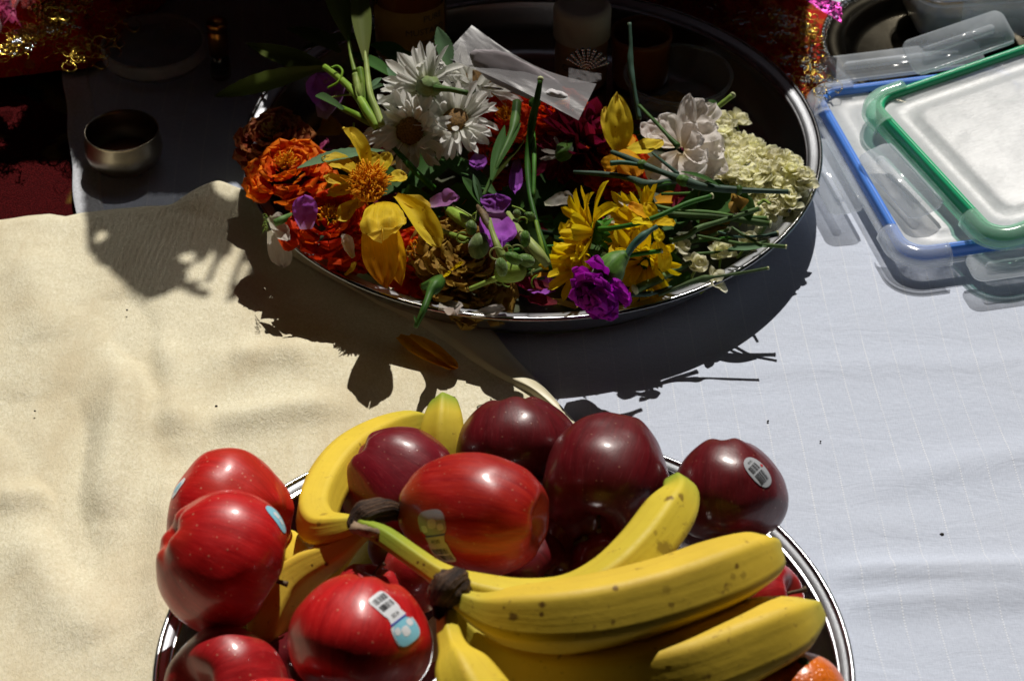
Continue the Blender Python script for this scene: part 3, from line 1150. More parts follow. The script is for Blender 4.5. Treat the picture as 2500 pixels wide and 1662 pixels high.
def text2(body, sz, dx=0, dy=0):
    cu = bpy.data.curves.new('t', 'FONT')
    cu.body = body
    cu.size = sz
    cu.align_x = 'CENTER'
    cu.align_y = 'CENTER'
    cu.resolution_u = 2
    to = bpy.data.objects.new('t', cu)
    COL.objects.link(to)
    dg = bpy.context.evaluated_depsgraph_get()
    me = bpy.data.meshes.new_from_object(to.evaluated_get(dg))
    bm = bmesh.new()
    bm.from_mesh(me)
    bmesh.ops.triangulate(bm, faces=bm.faces)
    V = [(v.co.x + dx, v.co.y + dy) for v in bm.verts]
    F = [tuple(v.index for v in f.verts) for f in bm.faces]
    bm.free()
    bpy.data.objects.remove(to)
    bpy.data.curves.remove(cu)
    bpy.data.meshes.remove(me)
    return V, F


def bottle_sticker(key, u, v, ang, seed, white='stickerwhite', blue='stickerblue'):
    # waisted label: square white barcode end, light-blue rounded end with a blue line and plain white shapes
    def waist(hx0, hx1, x0, x1):
        n, m = 10, 6
        vs = []
        for i in range(n + 1):
            t = i / n
            h = hx0 + (hx1 - hx0) * (3 * t * t - 2 * t ** 3)
            vs += [(x0 + (x1 - x0) * t, h * (2 * j / m - 1)) for j in range(m + 1)]
        fs = [(i * (m + 1) + j, (i + 1) * (m + 1) + j, (i + 1) * (m + 1) + j + 1, i * (m + 1) + j + 1) for i in range(n) for j in range(m)]
        return vs, fs
    stick(key, u, v, ang, [
        ('sticker', merge2([shift(rrect2(4.8, 4.6), -5.6, 0), waist(3.6, 4.8, -3.5, 2.5), shift(rrect2(4.9, 6.3, 3), 5.2, 0)]), white, .0),
        ('print_patch', shift(rrect2(4.2, 5.9, 3), 5.7, 0), blue, .00012),
        ('print_shape', merge2([shift(rrect2(1.7, 1.9, 3), 5.6, -.6), shift(rrect2(1.3, 1.6, 3), 4.0, 3.4), shift(rrect2(1.2, 1.4, 3), 4.1, -4.0)]), 'stickerwhite', .00022),
        ('barcode', bars2(-9.3, -3.6, seed), 'ink', .0002),
        ('print_digits', rot2(text2('4130', 2.1), -90, -1.0, 0), 'ink', .0002),
        ('print_line', rect2(1.0, 1.6, -5.3, 5.3, 1, 8), 'inkblue', .0003),
        ('print_dot', merge2([shift(rrect2(.8, .9, 2), 1.6, 4.6), shift(rrect2(.6, .6, 2), 2.6, 5.2)]), 'inkred', .0003)], sc=1.42)


def rot2(data, deg, dx, dy):
    c, s = math.cos(R(deg)), math.sin(R(deg))
    return [(x * c - y * s + dx, x * s + y * c + dy) for x, y in data[0]], data[1]


def bars2(x0, x1, seed):
    # bars running along x, in two rows
    a, b_ = bars(-3.6, 3.6, 0, 2.3, seed), bars(-3.6, 3.6, 0, 2.3, seed + 9)
    ra = rot2(a, 90, x0 + 2.4, 0)
    rb = rot2(b_, 90, x0 + 5.4, 0)
    return merge2([ra, rb])


bottle_sticker('a9', 968, 1505, -58, 3)
bottle_sticker('a4', 1062, 1315, 100, 5, 'stickerpink', 'stickergrey')
stick('left', 678, 1264, -50, [('sticker', rrect2(8.2, 5.2, 2.6), 'stickerblue', 0),
                               ('print_shape', merge2([shift(rrect2(2.2, 1.6, 3), -1.5, 0), shift(rrect2(1.6, 1.2, 3), 2.6, .4)]), 'stickerwhite', .00012)])
stick('back_left', 435, 1190, 60, [('sticker', rrect2(6.2, 3.6, 2.6), 'stickerwhite', 0), ('print_shape', rrect2(3.2, 1.8, 3), 'stickerblue', .00012)])
stick('a7', 1852, 1150, -50, [('sticker', rrect2(9.4, 6.6, 2.4), 'stickergrey', 0),
                             ('barcode', merge2([rot2(bars(-4.2, 3.6, -3.2, 3.0, 11), 90, 3.2, -.6), rot2(bars(-4.0, 3.4, -1.6, 2.6, 21), 90, -2.4, -.8)]), 'ink', .0002),
                             ('print_digits', rot2(text2('4015', 2.0), 90, -6.6, 0), 'ink', .0002),
                             ('print_dot', shift(rrect2(.9, .9, 2), -1.0, 4.9), 'inkred', .0002)])

# ------------------------------------------------------------------ bananas
def bsect(a, t):
    r = 1 + .085 * math.cos(5 * a + .8) + .030 * math.cos(10 * a + 1.6) + .008 * math.cos(15 * a + 2.4)
    return r


def banana(parent, M_, pts, mat='banana', label=None, n=46, marks=()):
    q = []
    for u, v, z, r in pts:
        p = at(u, v, z)
        q.append((p.x, p.y, p.z, size(r, p)))
    build_ = tube(q, n=n, sides=30, prof=bsect)
    m_ = M[mat]
    if marks:
        bv = BVHTree.FromPolygons(build_[0], build_[1])
        o0 = Vector((0, 0, CAM_H))
        br = []
        for u, v, r, dk in marks:
            h = bv.ray_cast(o0, (at(u, v, 0) - o0).normalized())
            if h[0] is not None:
                br.append((M_ @ h[0], size(r, h[0]), dk))
        a_ = {'banana': (.42, (.80, .56, .055), 1.0), 'bananagreen': (.9, (.74, .58, .05), 1.0), 'bananaclean': (.35, (.82, .60, .05), .5)}[mat]
        m_ = bananamat('banana_peel_bruised', a_[0], a_[1], a_[2], br)
    return build('banana', build_, m_, parent, M_, label)


org = at(920, 1262, .10)
b1, MI = worldthing('banana_bunch', 'bunch of bananas curling round the small dark apple, joined at the left brown crown', 'bananas', org, 'banana bunches in the tray')
banana(b1, MI, [(925, 1255, .100, 16), (885, 1272, .100, 18), (835, 1288, .094, 34), (790, 1292, .085, 47), (772, 1252, .078, 50), (802, 1178, .070, 52), (858, 1112, .064, 51), (932, 1064, .056, 45), (1000, 1035, .05, 34), (1046, 1026, .046, 16)], 'bananaclean', 'long yellow banana bent into a hook', marks=[(790, 1255, 10, .45), (778, 1280, 8, .6), (870, 1130, 14, .25), (880, 1085, 6, .5)])
banana(b1, MI, [(915, 1280, .098, 15), (875, 1310, .092, 20), (820, 1350, .082, 32), (755, 1385, .072, 46), (705, 1430, .062, 58), (668, 1500, .052, 60), (650, 1570, .044, 50), (645, 1620, .04, 20)], 'banana', marks=[(762, 1380, 5, .9), (797, 1376, 8, .9)])
banana(b1, MI, [(880, 1284, .108, 19), (935, 1308, .110, 25), (1010, 1360, .110, 26), (1070, 1402, .108, 30), (1150, 1450, .102, 52), (1270, 1478, .098, 62), (1390, 1470, .10, 64), (1490, 1420, .105, 64), (1570, 1345, .108, 64), (1632, 1262, .110, 62), (1658, 1212, .110, 46), (1652, 1184, .110, 33), (1648, 1173, .110, 26)], 'bananagreen', 'spotted banana with a green neck and blunt green tip', marks=[(1633, 1216, 15, .8), (1664, 1212, 12, .7), (1622, 1338, 26, .6), (1600, 1300, 8, .4), (1290, 1425, 7, .4), (1580, 1385, 9, .4), (920, 1318, 6, .9), (1020, 1372, 5, .9), (1034, 1378, 6, .8)])
banana(b1, MI, [(905, 1290, .09, 14), (850, 1340, .07, 22), (780, 1420, .05, 34), (735, 1370, .05, 44), (712, 1335, .045, 40), (700, 1310, .04, 14)], 'bananaclean')
for (pts, mt) in (([(868, 1296, .104, 22), (882, 1266, .108, 28), (915, 1248, .11, 32), (956, 1246, .105, 26), (974, 1260, .10, 15)], 'crown'),
                  ([(864, 1288, .112, 14), (895, 1296, .116, 13), (925, 1300, .114, 8)], 'crownpale')):
    vs_, fs_, uv_ = tubepx(pts, n=18, sides=16, prof=lambda a, t: 1 + .22 * math.cos(3 * a + 7 * t) * .5 + .10 * math.sin(9 * a + 3 * t) + .08 * math.sin(23 * t))
    build('crown' if mt == 'crown' else 'torn_end', (vs_, fs_, uv_), M[mt], b1, MI)

org = at(1100, 1450, .115)
b2, MI2 = worldthing('banana_bunch', 'bunch of big bananas in front, joined at the square black crown', 'bananas', org, 'banana bunches in the tray')
banana(b2, MI2, [(1082, 1434, .120, 20), (1120, 1462, .120, 27), (1175, 1490, .118, 45), (1250, 1505, .118, 72), (1370, 1505, .120, 87), (1500, 1486, .120, 91), (1640, 1448, .120, 89), (1760, 1404, .118, 86), (1845, 1366, .115, 70), (1882, 1350, .113, 46), (1896, 1346, .112, 24)], 'banana', 'large yellow banana on top with brown nicks', marks=[(1324, 1475, 11, .9), (1322, 1499, 8, .9), (1253, 1506, 15, .85), (1503, 1436, 9, .8), (1628, 1440, 16, .35), (1799, 1381, 9, .8), (1790, 1407, 10, .4), (1815, 1402, 12, .4), (1640, 1476, 9, .6), (1496, 1518, 8, .7), (1230, 1482, 5, .7)])
banana(b2, MI2, [(1095, 1480, .108, 20), (1140, 1540, .098, 34), (1210, 1600, .088, 64), (1340, 1645, .083, 84), (1500, 1655, .088, 90), (1660, 1632, .094, 98), (1790, 1586, .096, 98), (1900, 1540, .096, 86), (1970, 1502, .094, 48), (1994, 1482, .093, 22)], 'banana', 'lower yellow banana with a blunt green tip at the right', marks=[(1850, 1462, 14, .3), (1905, 1452, 8, .6), (1918, 1484, 5, .9), (1820, 1472, 10, .3)])
banana(b2, MI2, [(1090, 1480, .112, 22), (1095, 1540, .112, 27), (1108, 1590, .112, 36), (1130, 1640, .112, 66), (1165, 1710, .108, 82), (1230, 1800, .10, 80), (1300, 1860, .09, 40)], 'bananaclean', 'banana hanging down to the bottom edge from the black crown')
banana(b2, MI2, [(1100, 1478, .104, 18), (1150, 1520, .095, 30), (1220, 1552, .088, 44), (1310, 1590, .078, 56), (1450, 1610, .07, 50), (1500, 1600, .07, 20)], 'bananagreen')
vs_, fs_, uv_ = tubepx([(1072, 1500, .112, 16), (1080, 1465, .118, 34), (1094, 1440, .124, 45), (1112, 1424, .124, 42), (1128, 1418, .120, 20)], n=22, sides=20, prof=lambda a, t: 1 + .13 * math.cos(4 * a + 1) + .10 * math.sin(9 * a + 5 * t) + .07 * math.sin(31 * t + a))
build('crown', (vs_, fs_, uv_), M['crown'], b2, MI2)
build('crown_flap', local(petalpx((1080, 1440, .122), (1070, 1512, .118), 32, curl=.3, ruffle=.2, seed=3), MI2), M['crown'], b2)

org = at(1082, 1060, .04)
b3, MI3 = worldthing('banana', 'lone banana end with a black cut tip standing behind the dark apples', 'banana', org)
build('peel', tubepx([(1085, 980, .066, 27), (1084, 995, .066, 36), (1083, 1030, .063, 47), (1082, 1080, .056, 54), (1090, 1150, .044, 56), (1110, 1220, .036, 50), (1130, 1280, .03, 30)], n=30, sides=30, prof=bsect), M['bananagreen'], b3, MI3)
build('cut_tip', tubepx([(1086, 987, .0655, 28), (1085, 980, .066, 31), (1085, 976, .0665, 29)], n=6, sides=18, prof=lambda a, t: 1 + .08 * math.sin(7 * a)), M['crown'], b3, MI3)

# ------------------------------------------------------------------ flowers
def variants(n, fn):
    return [mesh('petal', *fn(k)) for k in range(n)]


def flower(name, label, cat, loc, fdir, rings, group=None, mats=None, spin=0.0, jit=.12, seed=0, xdir=None):
    """rings: (count, [meshes], elevation deg, base radius, base height, scale, part name)"""
    rnd = random.Random(seed)
    t = thing(name, label, cat, mtx=frame(loc, fdir, xdir, spin), group=group)
    for (cnt, ms, elev, r0, z0, sc, pn) in rings:
        ph = rnd.uniform(0, 6)
        for k in range(cnt):
            a = ph + 2 * PI * k / cnt + rnd.uniform(-jit, jit) * 2
            e = R(elev) + rnd.uniform(-jit, jit) * 1.6
            s = sc * rnd.uniform(.82, 1.12)
            Mx = Matrix.Rotation(a, 4, 'Z') @ Matrix.Translation((r0, 0, z0 + rnd.uniform(-1, 1) * .0006)) @ Matrix.Rotation(-e, 4, 'Y') @ Matrix.Rotation(rnd.uniform(-.3, .3), 4, 'X') @ Matrix.Scale(s, 4)
            obj(pn, rnd.choice(ms), None, t, Mx)
    return t


def pm(n, mat, fn):
    out = []
    for k in range(n):
        me = mesh('petal', *fn(k))
        me.materials.append(M[mat])
        out.append(me)
    return out


daisyP = pm(7, 'white', lambda k: petal(.028, .0052 + .0010 * (k % 3), curl=[.2, -.5, .7, .3, -1.1, 1.3, -.2][k], cup=.5, tip=.7, base=.35, twist=[0, .3, -.3, .6, 0, -.8, .2][k], crease=.05, seed=k))
mariP = {c: pm(6, c, lambda k: petal(.0135, .0135 + .001 * k, curl=[.3, .7, -.3, .9, .1, .5][k], cup=.2, n=8, m=12, tip=.8, ruffle=.13, base=.3, seed=k * 3 + 1)) for c in ('orange', 'redorange', 'rust', 'dry')}
mumY = pm(6, 'sun', lambda k: petal(.026, .0068 + .001 * (k % 3), curl=[.2, -.5, .5, .3, -1.3, 1.0][k], cup=.5, tip=.7, base=.4, twist=[0, .3, -.3, .6, 0, -.5][k], crease=.07, seed=k + 20))
dahP = pm(6, 'burgundy', lambda k: petal(.024, .0115, curl=[.3, .6, .2, .8, .4, .0][k], cup=.75, tip=.55, base=.3, seed=k + 40))
carnP = pm(6, 'magenta', lambda k: petal(.021, .019, curl=[.3, .8, -.3, .9, .2, .5][k], cup=.1, n=12, m=18, tip=.92, ruffle=.16, base=.12, seed=k + 60))
jasP = pm(5, 'jasmine', lambda k: petal(.0085, .0066, curl=[.6, 1.1, .8, 1.3, .4][k], cup=.6, n=6, m=4, tip=.65, base=.3, seed=k + 80))


def stamens(n, r, L, mat, parent, seed, name='stamens', spread=.9, sides=3, rad=.00035):
    rnd = random.Random(seed)
    mb = MB()
    for k in range(n):
        a = rnd.uniform(0, 2 * PI)
        q = math.sqrt(rnd.random())
        x, y = r * q * math.cos(a), r * q * math.sin(a)
        d = Vector((x / r * spread, y / r * spread, 1)).normalized()
        l = L * rnd.uniform(.6, 1.15)
        p0 = Vector((x * .55, y * .55, r * .25 * (1 - q)))
        b_ = Vector((rnd.uniform(-1, 1), rnd.uniform(-1, 1), rnd.uniform(-.4, .4))) * l * .28
        mb.add(*tube([(*p0, rad), (*(p0 + d * l * .55), rad * 1.1), (*(p0 + d * l + b_), rad * .8)], n=3, sides=sides))
    o = obj(name, mb.build(name), M[mat], parent)
    o['kind'] = 'stuff'
    return o


FG = 'flower heads heaped in the steel tray'
# --- white chrysanthemums
def calyxmesh(r, seed=0):
    mb = MB()
    mb.add(*blob('c', (r, r, r * .7), 14, 8, .15, 2, seed))
    for k in range(16):
        mb.add(*petal(r * 1.1, r * .45, .5, .3, n=4, m=2, seed=k), mtx=Matrix.Rotation(k * 2 * PI / 16 * 1.0, 4, 'Z') @ Matrix.Translation((r * .7, 0, r * (.0 + .25 * (k % 2)))) @ Matrix.Rotation(R(-35), 4, 'Y'))
    return mb.build('calyx')


def daisy(u, v, z, fdir, label, seed, sc=1.0, disc=True, n1=22, elev=12, back=False):
    p = at(u, v, z)
    t = flower('chrysanthemum', label, 'flower', p, fdir, [(n1 + 10, daisyP, elev, .0075 * sc, 0, sc, 'petal'), (n1 + 6, daisyP, elev + 16, .0075 * sc, .0015, sc * .92, 'petal'), (12, daisyP, elev + 30, .0082 * sc, .002, sc * .72, 'petal')], FG, seed=seed, jit=.2)
    if disc:
        build('disc', blob('disc', (.0102 * sc, .0102 * sc, .0044), 24, 12, .12, 6, seed), M['disc'], t, Matrix.Translation((0, 0, .0034)))
    me = calyxmesh(.0072 * sc, seed)
    obj('calyx', me, M['bud'], t, Matrix.Translation((0, 0, -.004)) @ Matrix.Rotation(PI, 4, 'X'))
    return t


daisy(1112, 300, .082, face(-.12, .15, .95), 'white chrysanthemum with brown eye, lowest right of the white group', 1, .84)
daisy(1002, 318, .078, face(-.1, -.55, .8), 'white chrysanthemum with its brown eye half covered, lowest left of the white group', 2, .88)
d3 = daisy(1035, 212, .098, face(-.72, .35, -.45), 'white chrysanthemum seen from behind with green calyx and stub of stalk', 3, .88, disc=False, elev=25)
daisy(1165, 205, .080, face(.25, .6, .65), 'white chrysanthemum tucked behind the group, below the plastic bag', 4, .9)
cz = at(1055, 215, .112)
t, MI = worldthing('flower_stalk', 'short thick green stalk lying across the white flowers', 'stalk', cz, 'cut stalks in the flower tray')
build('stalk', tubepx([(1050, 212, .108, 14), (1068, 216, .112, 9), (1100, 219, .114, 7), (1142, 228, .112, 7)], n=16), M['stem'], t, MI)
build('calyx', tubepx([(1030, 212, .104, 20), (1050, 212, .108, 26), (1066, 216, .111, 16)], n=10, sides=16, prof=lambda a, t: 1 + .14 * math.sin(9 * a + 5 * t)), M['bud'], t, MI)


# --- marigolds
def marigold(u, v, z, fdir, label, seed, col='orange', sc=1.0, eye=True, name='marigold', group=FG):
    p = at(u, v, z)
    ms = mariP[col]
    t = flower(name, label, 'flower', p, fdir, [(18, ms, 0, .0145 * sc, 0, sc * .95, 'petal'), (18, ms, 12, .012 * sc, .0028 * sc, sc * .86, 'petal'), (16, ms, 24, .0095 * sc, .005 * sc, sc * .78, 'petal'), (13, ms, 38, .0072 * sc, .0068 * sc, sc * .66, 'petal'), (10, ms, 56, .0048 * sc, .008 * sc, sc * .5, 'petal')], group, seed=seed, jit=.22)
    if eye:
        stamens(80, .0058 * sc, .0065, 'discorange' if col != 'rust' else 'dry', t, seed).location = (0, 0, .011 * sc)
    return t


marigold(708, 438, .062, face(-.12, .42, .85), 'bright orange marigold at the left rim of the tray', 11, 'orange', 1.12)
marigold(806, 560, .052, face(.0, .2, .95), 'deep orange marigold below the yellow flower, near the rim', 12, 'redorange', 1.12)
marigold(672, 352, .052, face(-.1, .35, .9), 'faded rust red zinnia behind the orange marigold', 13, 'rust', 1.0, name='zinnia')
marigold(1232, 318, .060, face(.1, .3, .9), 'red orange marigold right of the white chrysanthemums', 14, 'redorange', 1.05)
marigold(1352, 290, .060, face(.1, .5, .8), 'red orange marigold under the lower corner of the plastic bag', 15, 'redorange', 1.05)
marigold(1225, 392, .046, face(.1, .1, .9), 'small red orange marigold behind the long upright stalk', 16, 'redorange', .85)
marigold(1500, 408, .046, face(.1, .1, .9), 'red orange marigold beneath the pointed yellow flower', 17, 'redorange', .9)
marigold(890, 600, .040, face(.1, .1, .9), 'red orange marigold beneath the drooping yellow petals', 18, 'redorange', .95)
marigold(1020, 640, .034, face(.1, .1, .9), 'dark red orange marigold in the shade near the front rim', 19, 'redorange', .95)
marigold(1135, 655, .044, face(.1, .2, .9), 'dried brownish yellow flower head near the front of the tray', 20, 'dry', 1.15, eye=False)
marigold(1080, 620, .042, face(-.2, .2, .9), 'crumpled dry yellow flower head beside the fuzzy green pods', 21, 'dry', .95, eye=False)
marigold(1165, 715, .034, face(.0, .0, .9), 'dry yellow flower head against the front rim', 22, 'dry', .9, eye=False)

# --- big yellow flower with the shaggy orange eye
c = at(900, 450, .080)
yf, MI = worldthing('dahlia', 'large yellow flower with shaggy orange centre and drooping petals', 'flower', c, FG)


def addp(parent, MI, lst, mat, **kw):
    for i, q in enumerate(lst):
        b_, t_, w = q[:3]
        k = dict(curl=.4, cup=.3, seed=i * 7, crease=.05, n=18, m=12, tip=.62, base=.3, wr=.16, ruffle=.05)
        k.update(kw)
        if len(q) > 3:
            k.update(q[3])
        m_ = k.pop('mat', mat)
        build('petal', local(petalpx(b_, t_, w, **k), MI), M[m_], parent)


addp(yf, MI, [
    ((893, 425, .082), (838, 312, .108), 52, dict(curl=-.9, cup=.8, twist=.6)),
    ((880, 430, .080), (786, 386, .090), 62, dict(curl=-.6)),
    ((872, 440, .080), (794, 432, .086), 48, dict(curl=.8, ruffle=.1)),
    ((870, 465, .078), (800, 470, .072), 56, dict(curl=.3)),
    ((905, 425, .078), (905, 370, .086), 48, dict(curl=.6)),
    ((925, 425, .076), (948, 372, .084), 42, dict(curl=.4)),
    ((945, 440, .074), (992, 428, .074), 48, dict(curl=.4)),
    ((880, 485, .076), (822, 535, .066), 46, dict(curl=1.2, cup=.8, twist=-.5)),
    ((890, 500, .074), (850, 520, .068), 38, dict(curl=-.8)),
    ((938, 492, .082), (934, 572, .090), 112, dict(curl=-.7, cup=-.2, tip=.72, base=.5, ruffle=.14, wr=.3, n=24, m=20)),
    ((965, 480, .078), (1074, 604, .062), 62, dict(curl=-.7, cup=.8, twist=.5)),
    ((968, 485, .076), (1050, 520, .070), 54, dict(curl=-.5, cup=.4)),
], 'yellow')
addp(yf, MI, [((920, 548, .080), (942, 703, .050), 92, dict(curl=-.5, cup=-.4, base=.75, tip=.45, ruffle=.06, pt=.85, wr=.22, n=24, m=16)),
              ((952, 556, .074), (978, 696, .046), 58, dict(curl=-.45, cup=-.4, base=.7, tip=.45, pt=.9, wr=.2))], 'gold', crease=.06)
hd = thing('x', None, None, mtx=frame(at(900, 448, .088), face(0, .25, .95)))
hd.name = 'shaggy_centre'
bpy.data.objects.remove(hd)
mb = MB()
rnd = random.Random(5)
F0 = frame(at(900, 455, .084), face(0, .2, .95))
for k in range(330):
    a, q = rnd.uniform(0, 2 * PI), math.sqrt(rnd.random())
    r_ = .0125
    d = Vector((math.cos(a) * q, math.sin(a) * q, .9)).normalized()
    p0 = Vector((math.cos(a) * q * r_ * .6, math.sin(a) * q * r_ * .75, .004 * (1 - q)))
    l = .0085 * rnd.uniform(.7, 1.2)
    bb = Vector((rnd.uniform(-1, 1), rnd.uniform(-1, 1), rnd.uniform(-1, .5))) * l * .3
    mb.add(*tube([(*p0, .0006), (*(p0 + d * l * .6), .00055), (*(p0 + d * l + bb), .00035)], n=3, sides=4), mtx=F0)
mb.v = [MI @ v for v in mb.v]
o = obj('centre_florets', mb.build('centre_florets'), M['discorange'], yf)
o['kind'] = 'stuff'
build('centre', local(blob('c', (.0105, .0115, .006), 16, 10, .1, 3), MI @ F0), M['discorange'], yf)

# --- pointed yellow flower
yl, MI = worldthing('yellow_flower', 'open yellow flower with one tall pointed petal, right of the burgundy one', 'flower', at(1510, 370, .07), FG)
addp(yl, MI, [((1512, 372, .072), (1506, 226, .100), 70, dict(curl=-.5, cup=.35, tip=.40, pt=.95)),
              ((1505, 370, .068), (1478, 262, .088), 52, dict(curl=-.4, tip=.45)),
              ((1520, 374, .074), (1618, 344, .078), 56, dict(curl=.5, tip=.6))], 'yellow')
addp(yl, MI, [((1520, 365, .076), (1560, 430, .070), 60, dict(curl=-.9, cup=-.3, base=.6)),
              ((1510, 380, .074), (1480, 420, .066), 52, dict(curl=-.6)),
              ((1530, 385, .070), (1535, 442, .064), 56, dict(curl=-.6)),
              ((1500, 372, .066), (1545, 330, .064), 40, dict(curl=.6))], 'gold')

# --- white rose
rs, MI = worldthing('rose', 'blown white rose with loose blush petals', 'flower', at(1665, 365, .07), FG)
rb = (1664, 366)
addp(rs, MI, [
    ((1668, 360, .074), (1684, 230, .106), 50, dict(curl=-.5, cup=.4, tip=.5)),
    ((1672, 350, .070), (1716, 243, .098), 58, dict(curl=-.4)),
    ((1675, 355, .074), (1748, 258, .094), 66, dict(curl=-.7, cup=.3)),
    ((1672, 362, .076), (1752, 312, .088), 84, dict(curl=-.8, cup=.35)),
    ((1670, 368, .074), (1764, 372, .074), 84, dict(curl=-.6, cup=.5)),
    ((1668, 374, .070), (1738, 438, .062), 88, dict(curl=-.6, cup=.4)),
    ((1665, 380, .076), (1700, 440, .072), 74, dict(curl=.8, cup=.5, ruffle=.12)),
    ((1660, 376, .072), (1658, 440, .066), 60, dict(curl=.6, cup=.5)),
    ((1658, 372, .070), (1588, 440, .060), 74, dict(curl=-.3, cup=.3, tip=.8)),
    ((1662, 360, .070), (1612, 282, .086), 62, dict(curl=-.6)),
    ((1655, 352, .066), (1566, 306, .072), 64, dict(curl=.3, ruffle=.12)),
    ((1655, 358, .066), (1582, 330, .070), 56, dict(curl=.6, ruffle=.15)),
    ((1672, 366, .080), (1716, 336, .090), 52, dict(curl=.9, cup=.6)),
    ((1670, 370, .080), (1726, 392, .080), 56, dict(curl=.9, cup=.6, ruffle=.1)),
    ((1668, 360, .078), (1698, 300, .092), 48, dict(curl=.5, cup=.6)),
    ((1672, 372, .066), (1772, 420, .060), 64, dict(curl=-.5)),
], 'rose', tip=.78, base=.22, crease=.02, ruffle=.09, wr=.2, n=22, m=18, nrm=tuple(VC * .8 + VU * .6))

# --- burgundy dahlia
p = at(1424, 352, .058)
dh = flower('dahlia', 'dark burgundy dahlia beneath the corner of the plastic bag', 'flower', p, face(.55, .25, .75), [(16, dahP, 0, .006, 0, 1.15, 'petal'), (16, dahP, 20, .006, .002, 1.1, 'petal'), (14, dahP, 42, .005, .004, 1.0, 'petal'), (10, dahP, 64, .003, .005, .85, 'petal'), (6, dahP, 80, .001, .005, .7, 'petal')], FG, seed=4, jit=.18)
bd, MI = worldthing('dahlia', 'burgundy flower with a cream streaked base seen from behind, left of the dark dahlia', 'flower', at(1360, 375, .06), FG)
addp(bd, MI, [((1368, 372, .066), (1312, 350, .060), 34, {}), ((1368, 378, .066), (1308, 428, .052), 40, {}), ((1370, 384, .066), (1340, 440, .054), 40, {}),
              ((1372, 388, .064), (1380, 450, .052), 42, {}), ((1372, 386, .062), (1420, 448, .052), 46, {}), ((1366, 366, .066), (1330, 328, .062), 34, {})], 'burgundy', cup=.6)
addp(bd, MI, [((1372, 376, .070), (1322, 366, .068), 18, {}), ((1370, 382, .070), (1318, 388, .066), 22, {}), ((1366, 358, .070), (1354, 332, .068), 10, {})], 'palepetal')
build('calyx', tubepx([(1395, 345, .066, 6), (1384, 362, .068, 16), (1370, 376, .070, 20), (1358, 380, .069, 9)], n=10, sides=14, prof=lambda a, t: 1 + .2 * math.sin(5 * a)), M['bud'], bd, MI)

# --- yellow chrysanthemums
for (u, v, z, fd, lb, sd, sc) in ((1446, 566, .066, facea(-.93, .12, .16), 'yellow chrysanthemum seen from the side, its petals fanning left', 31, 1.0),
                                  (1562, 548, .060, facea(-.75, .35, .4), 'yellow chrysanthemum with curled petals beneath the pale cut stalks', 32, .95),
                                  (1575, 640, .050, face(-.2, -.7, .6), 'yellow chrysanthemum hanging head down beside the purple carnation', 33, .9),
                                  (1430, 640, .046, face(-.5, -.6, .5), 'shaded yellow chrysanthemum under the side-on one', 34, .9)):
    p = at(u, v, z)
    t = flower('chrysanthemum', lb, 'flower', p, fd, [(19, mumY, 22, .005, 0, sc, 'petal'), (13, mumY, 42, .0045, .0015, sc * .95, 'petal'), (7, mumY, 62, .003, .002, sc * .7, 'petal')], FG, seed=sd, jit=.22)
    obj('calyx', calyxmesh(.0078 * sc, sd), M['stem'], t, Matrix.Translation((0, 0, -.003)) @ Matrix.Rotation(PI, 4, 'X'))
yy, MI = worldthing('yellow_flower', 'bright yellow open blossom in front of the pale cut stalks', 'flower', at(1600, 540, .085), FG)
addp(yy, MI, [((1598, 545, .082), (1575, 495, .092), 40, {}), ((1600, 548, .084), (1648, 546, .084), 34, {}), ((1592, 548, .084), (1542, 540, .086), 30, {}),
              ((1600, 555, .084), (1612, 590, .078), 30, {}), ((1608, 590, .074), (1624, 662, .056), 44, dict(tip=.6)), ((1590, 540, .080), (1535, 500, .086), 38, dict(mat='gold')),
              ((1600, 590, .072), (1600, 630, .062), 30, {})], 'sun', curl=-.4)

# --- magenta carnation
p = at(1474, 700, .066)
cn = flower('carnation', 'ruffled purple carnation hanging over the front rim', 'flower', p, face(-.35, -.82, .35), [(12, carnP, 8, .003, 0, .86, 'petal'), (12, carnP, 30, .003, 0, .86, 'petal'), (10, carnP, 52, .002, 0, .82, 'petal'), (7, carnP, 75, .001, 0, .82, 'petal')], FG, seed=8, jit=.25)
tt, MI = worldthing('flower_stalk', 'blue green carnation stalk with its swollen green calyx above the purple petals', 'stalk', at(1496, 650, .075), 'cut stalks in the flower tray')
build('calyx', tubepx([(1478, 684, .070, 34), (1484, 670, .072, 38), (1500, 645, .076, 33), (1520, 628, .079, 20), (1532, 620, .081, 11)], n=14, sides=16, prof=lambda a, t: 1 + .05 * math.cos(5 * a)), M['bud'], tt, MI)
build('stalk', tubepx([(1528, 626, .080, 8), (1545, 600, .084, 9), (1570, 576, .088, 10), (1586, 564, .089, 6), (1604, 553, .090, 6)], n=20), M['stemblue'], tt, MI)

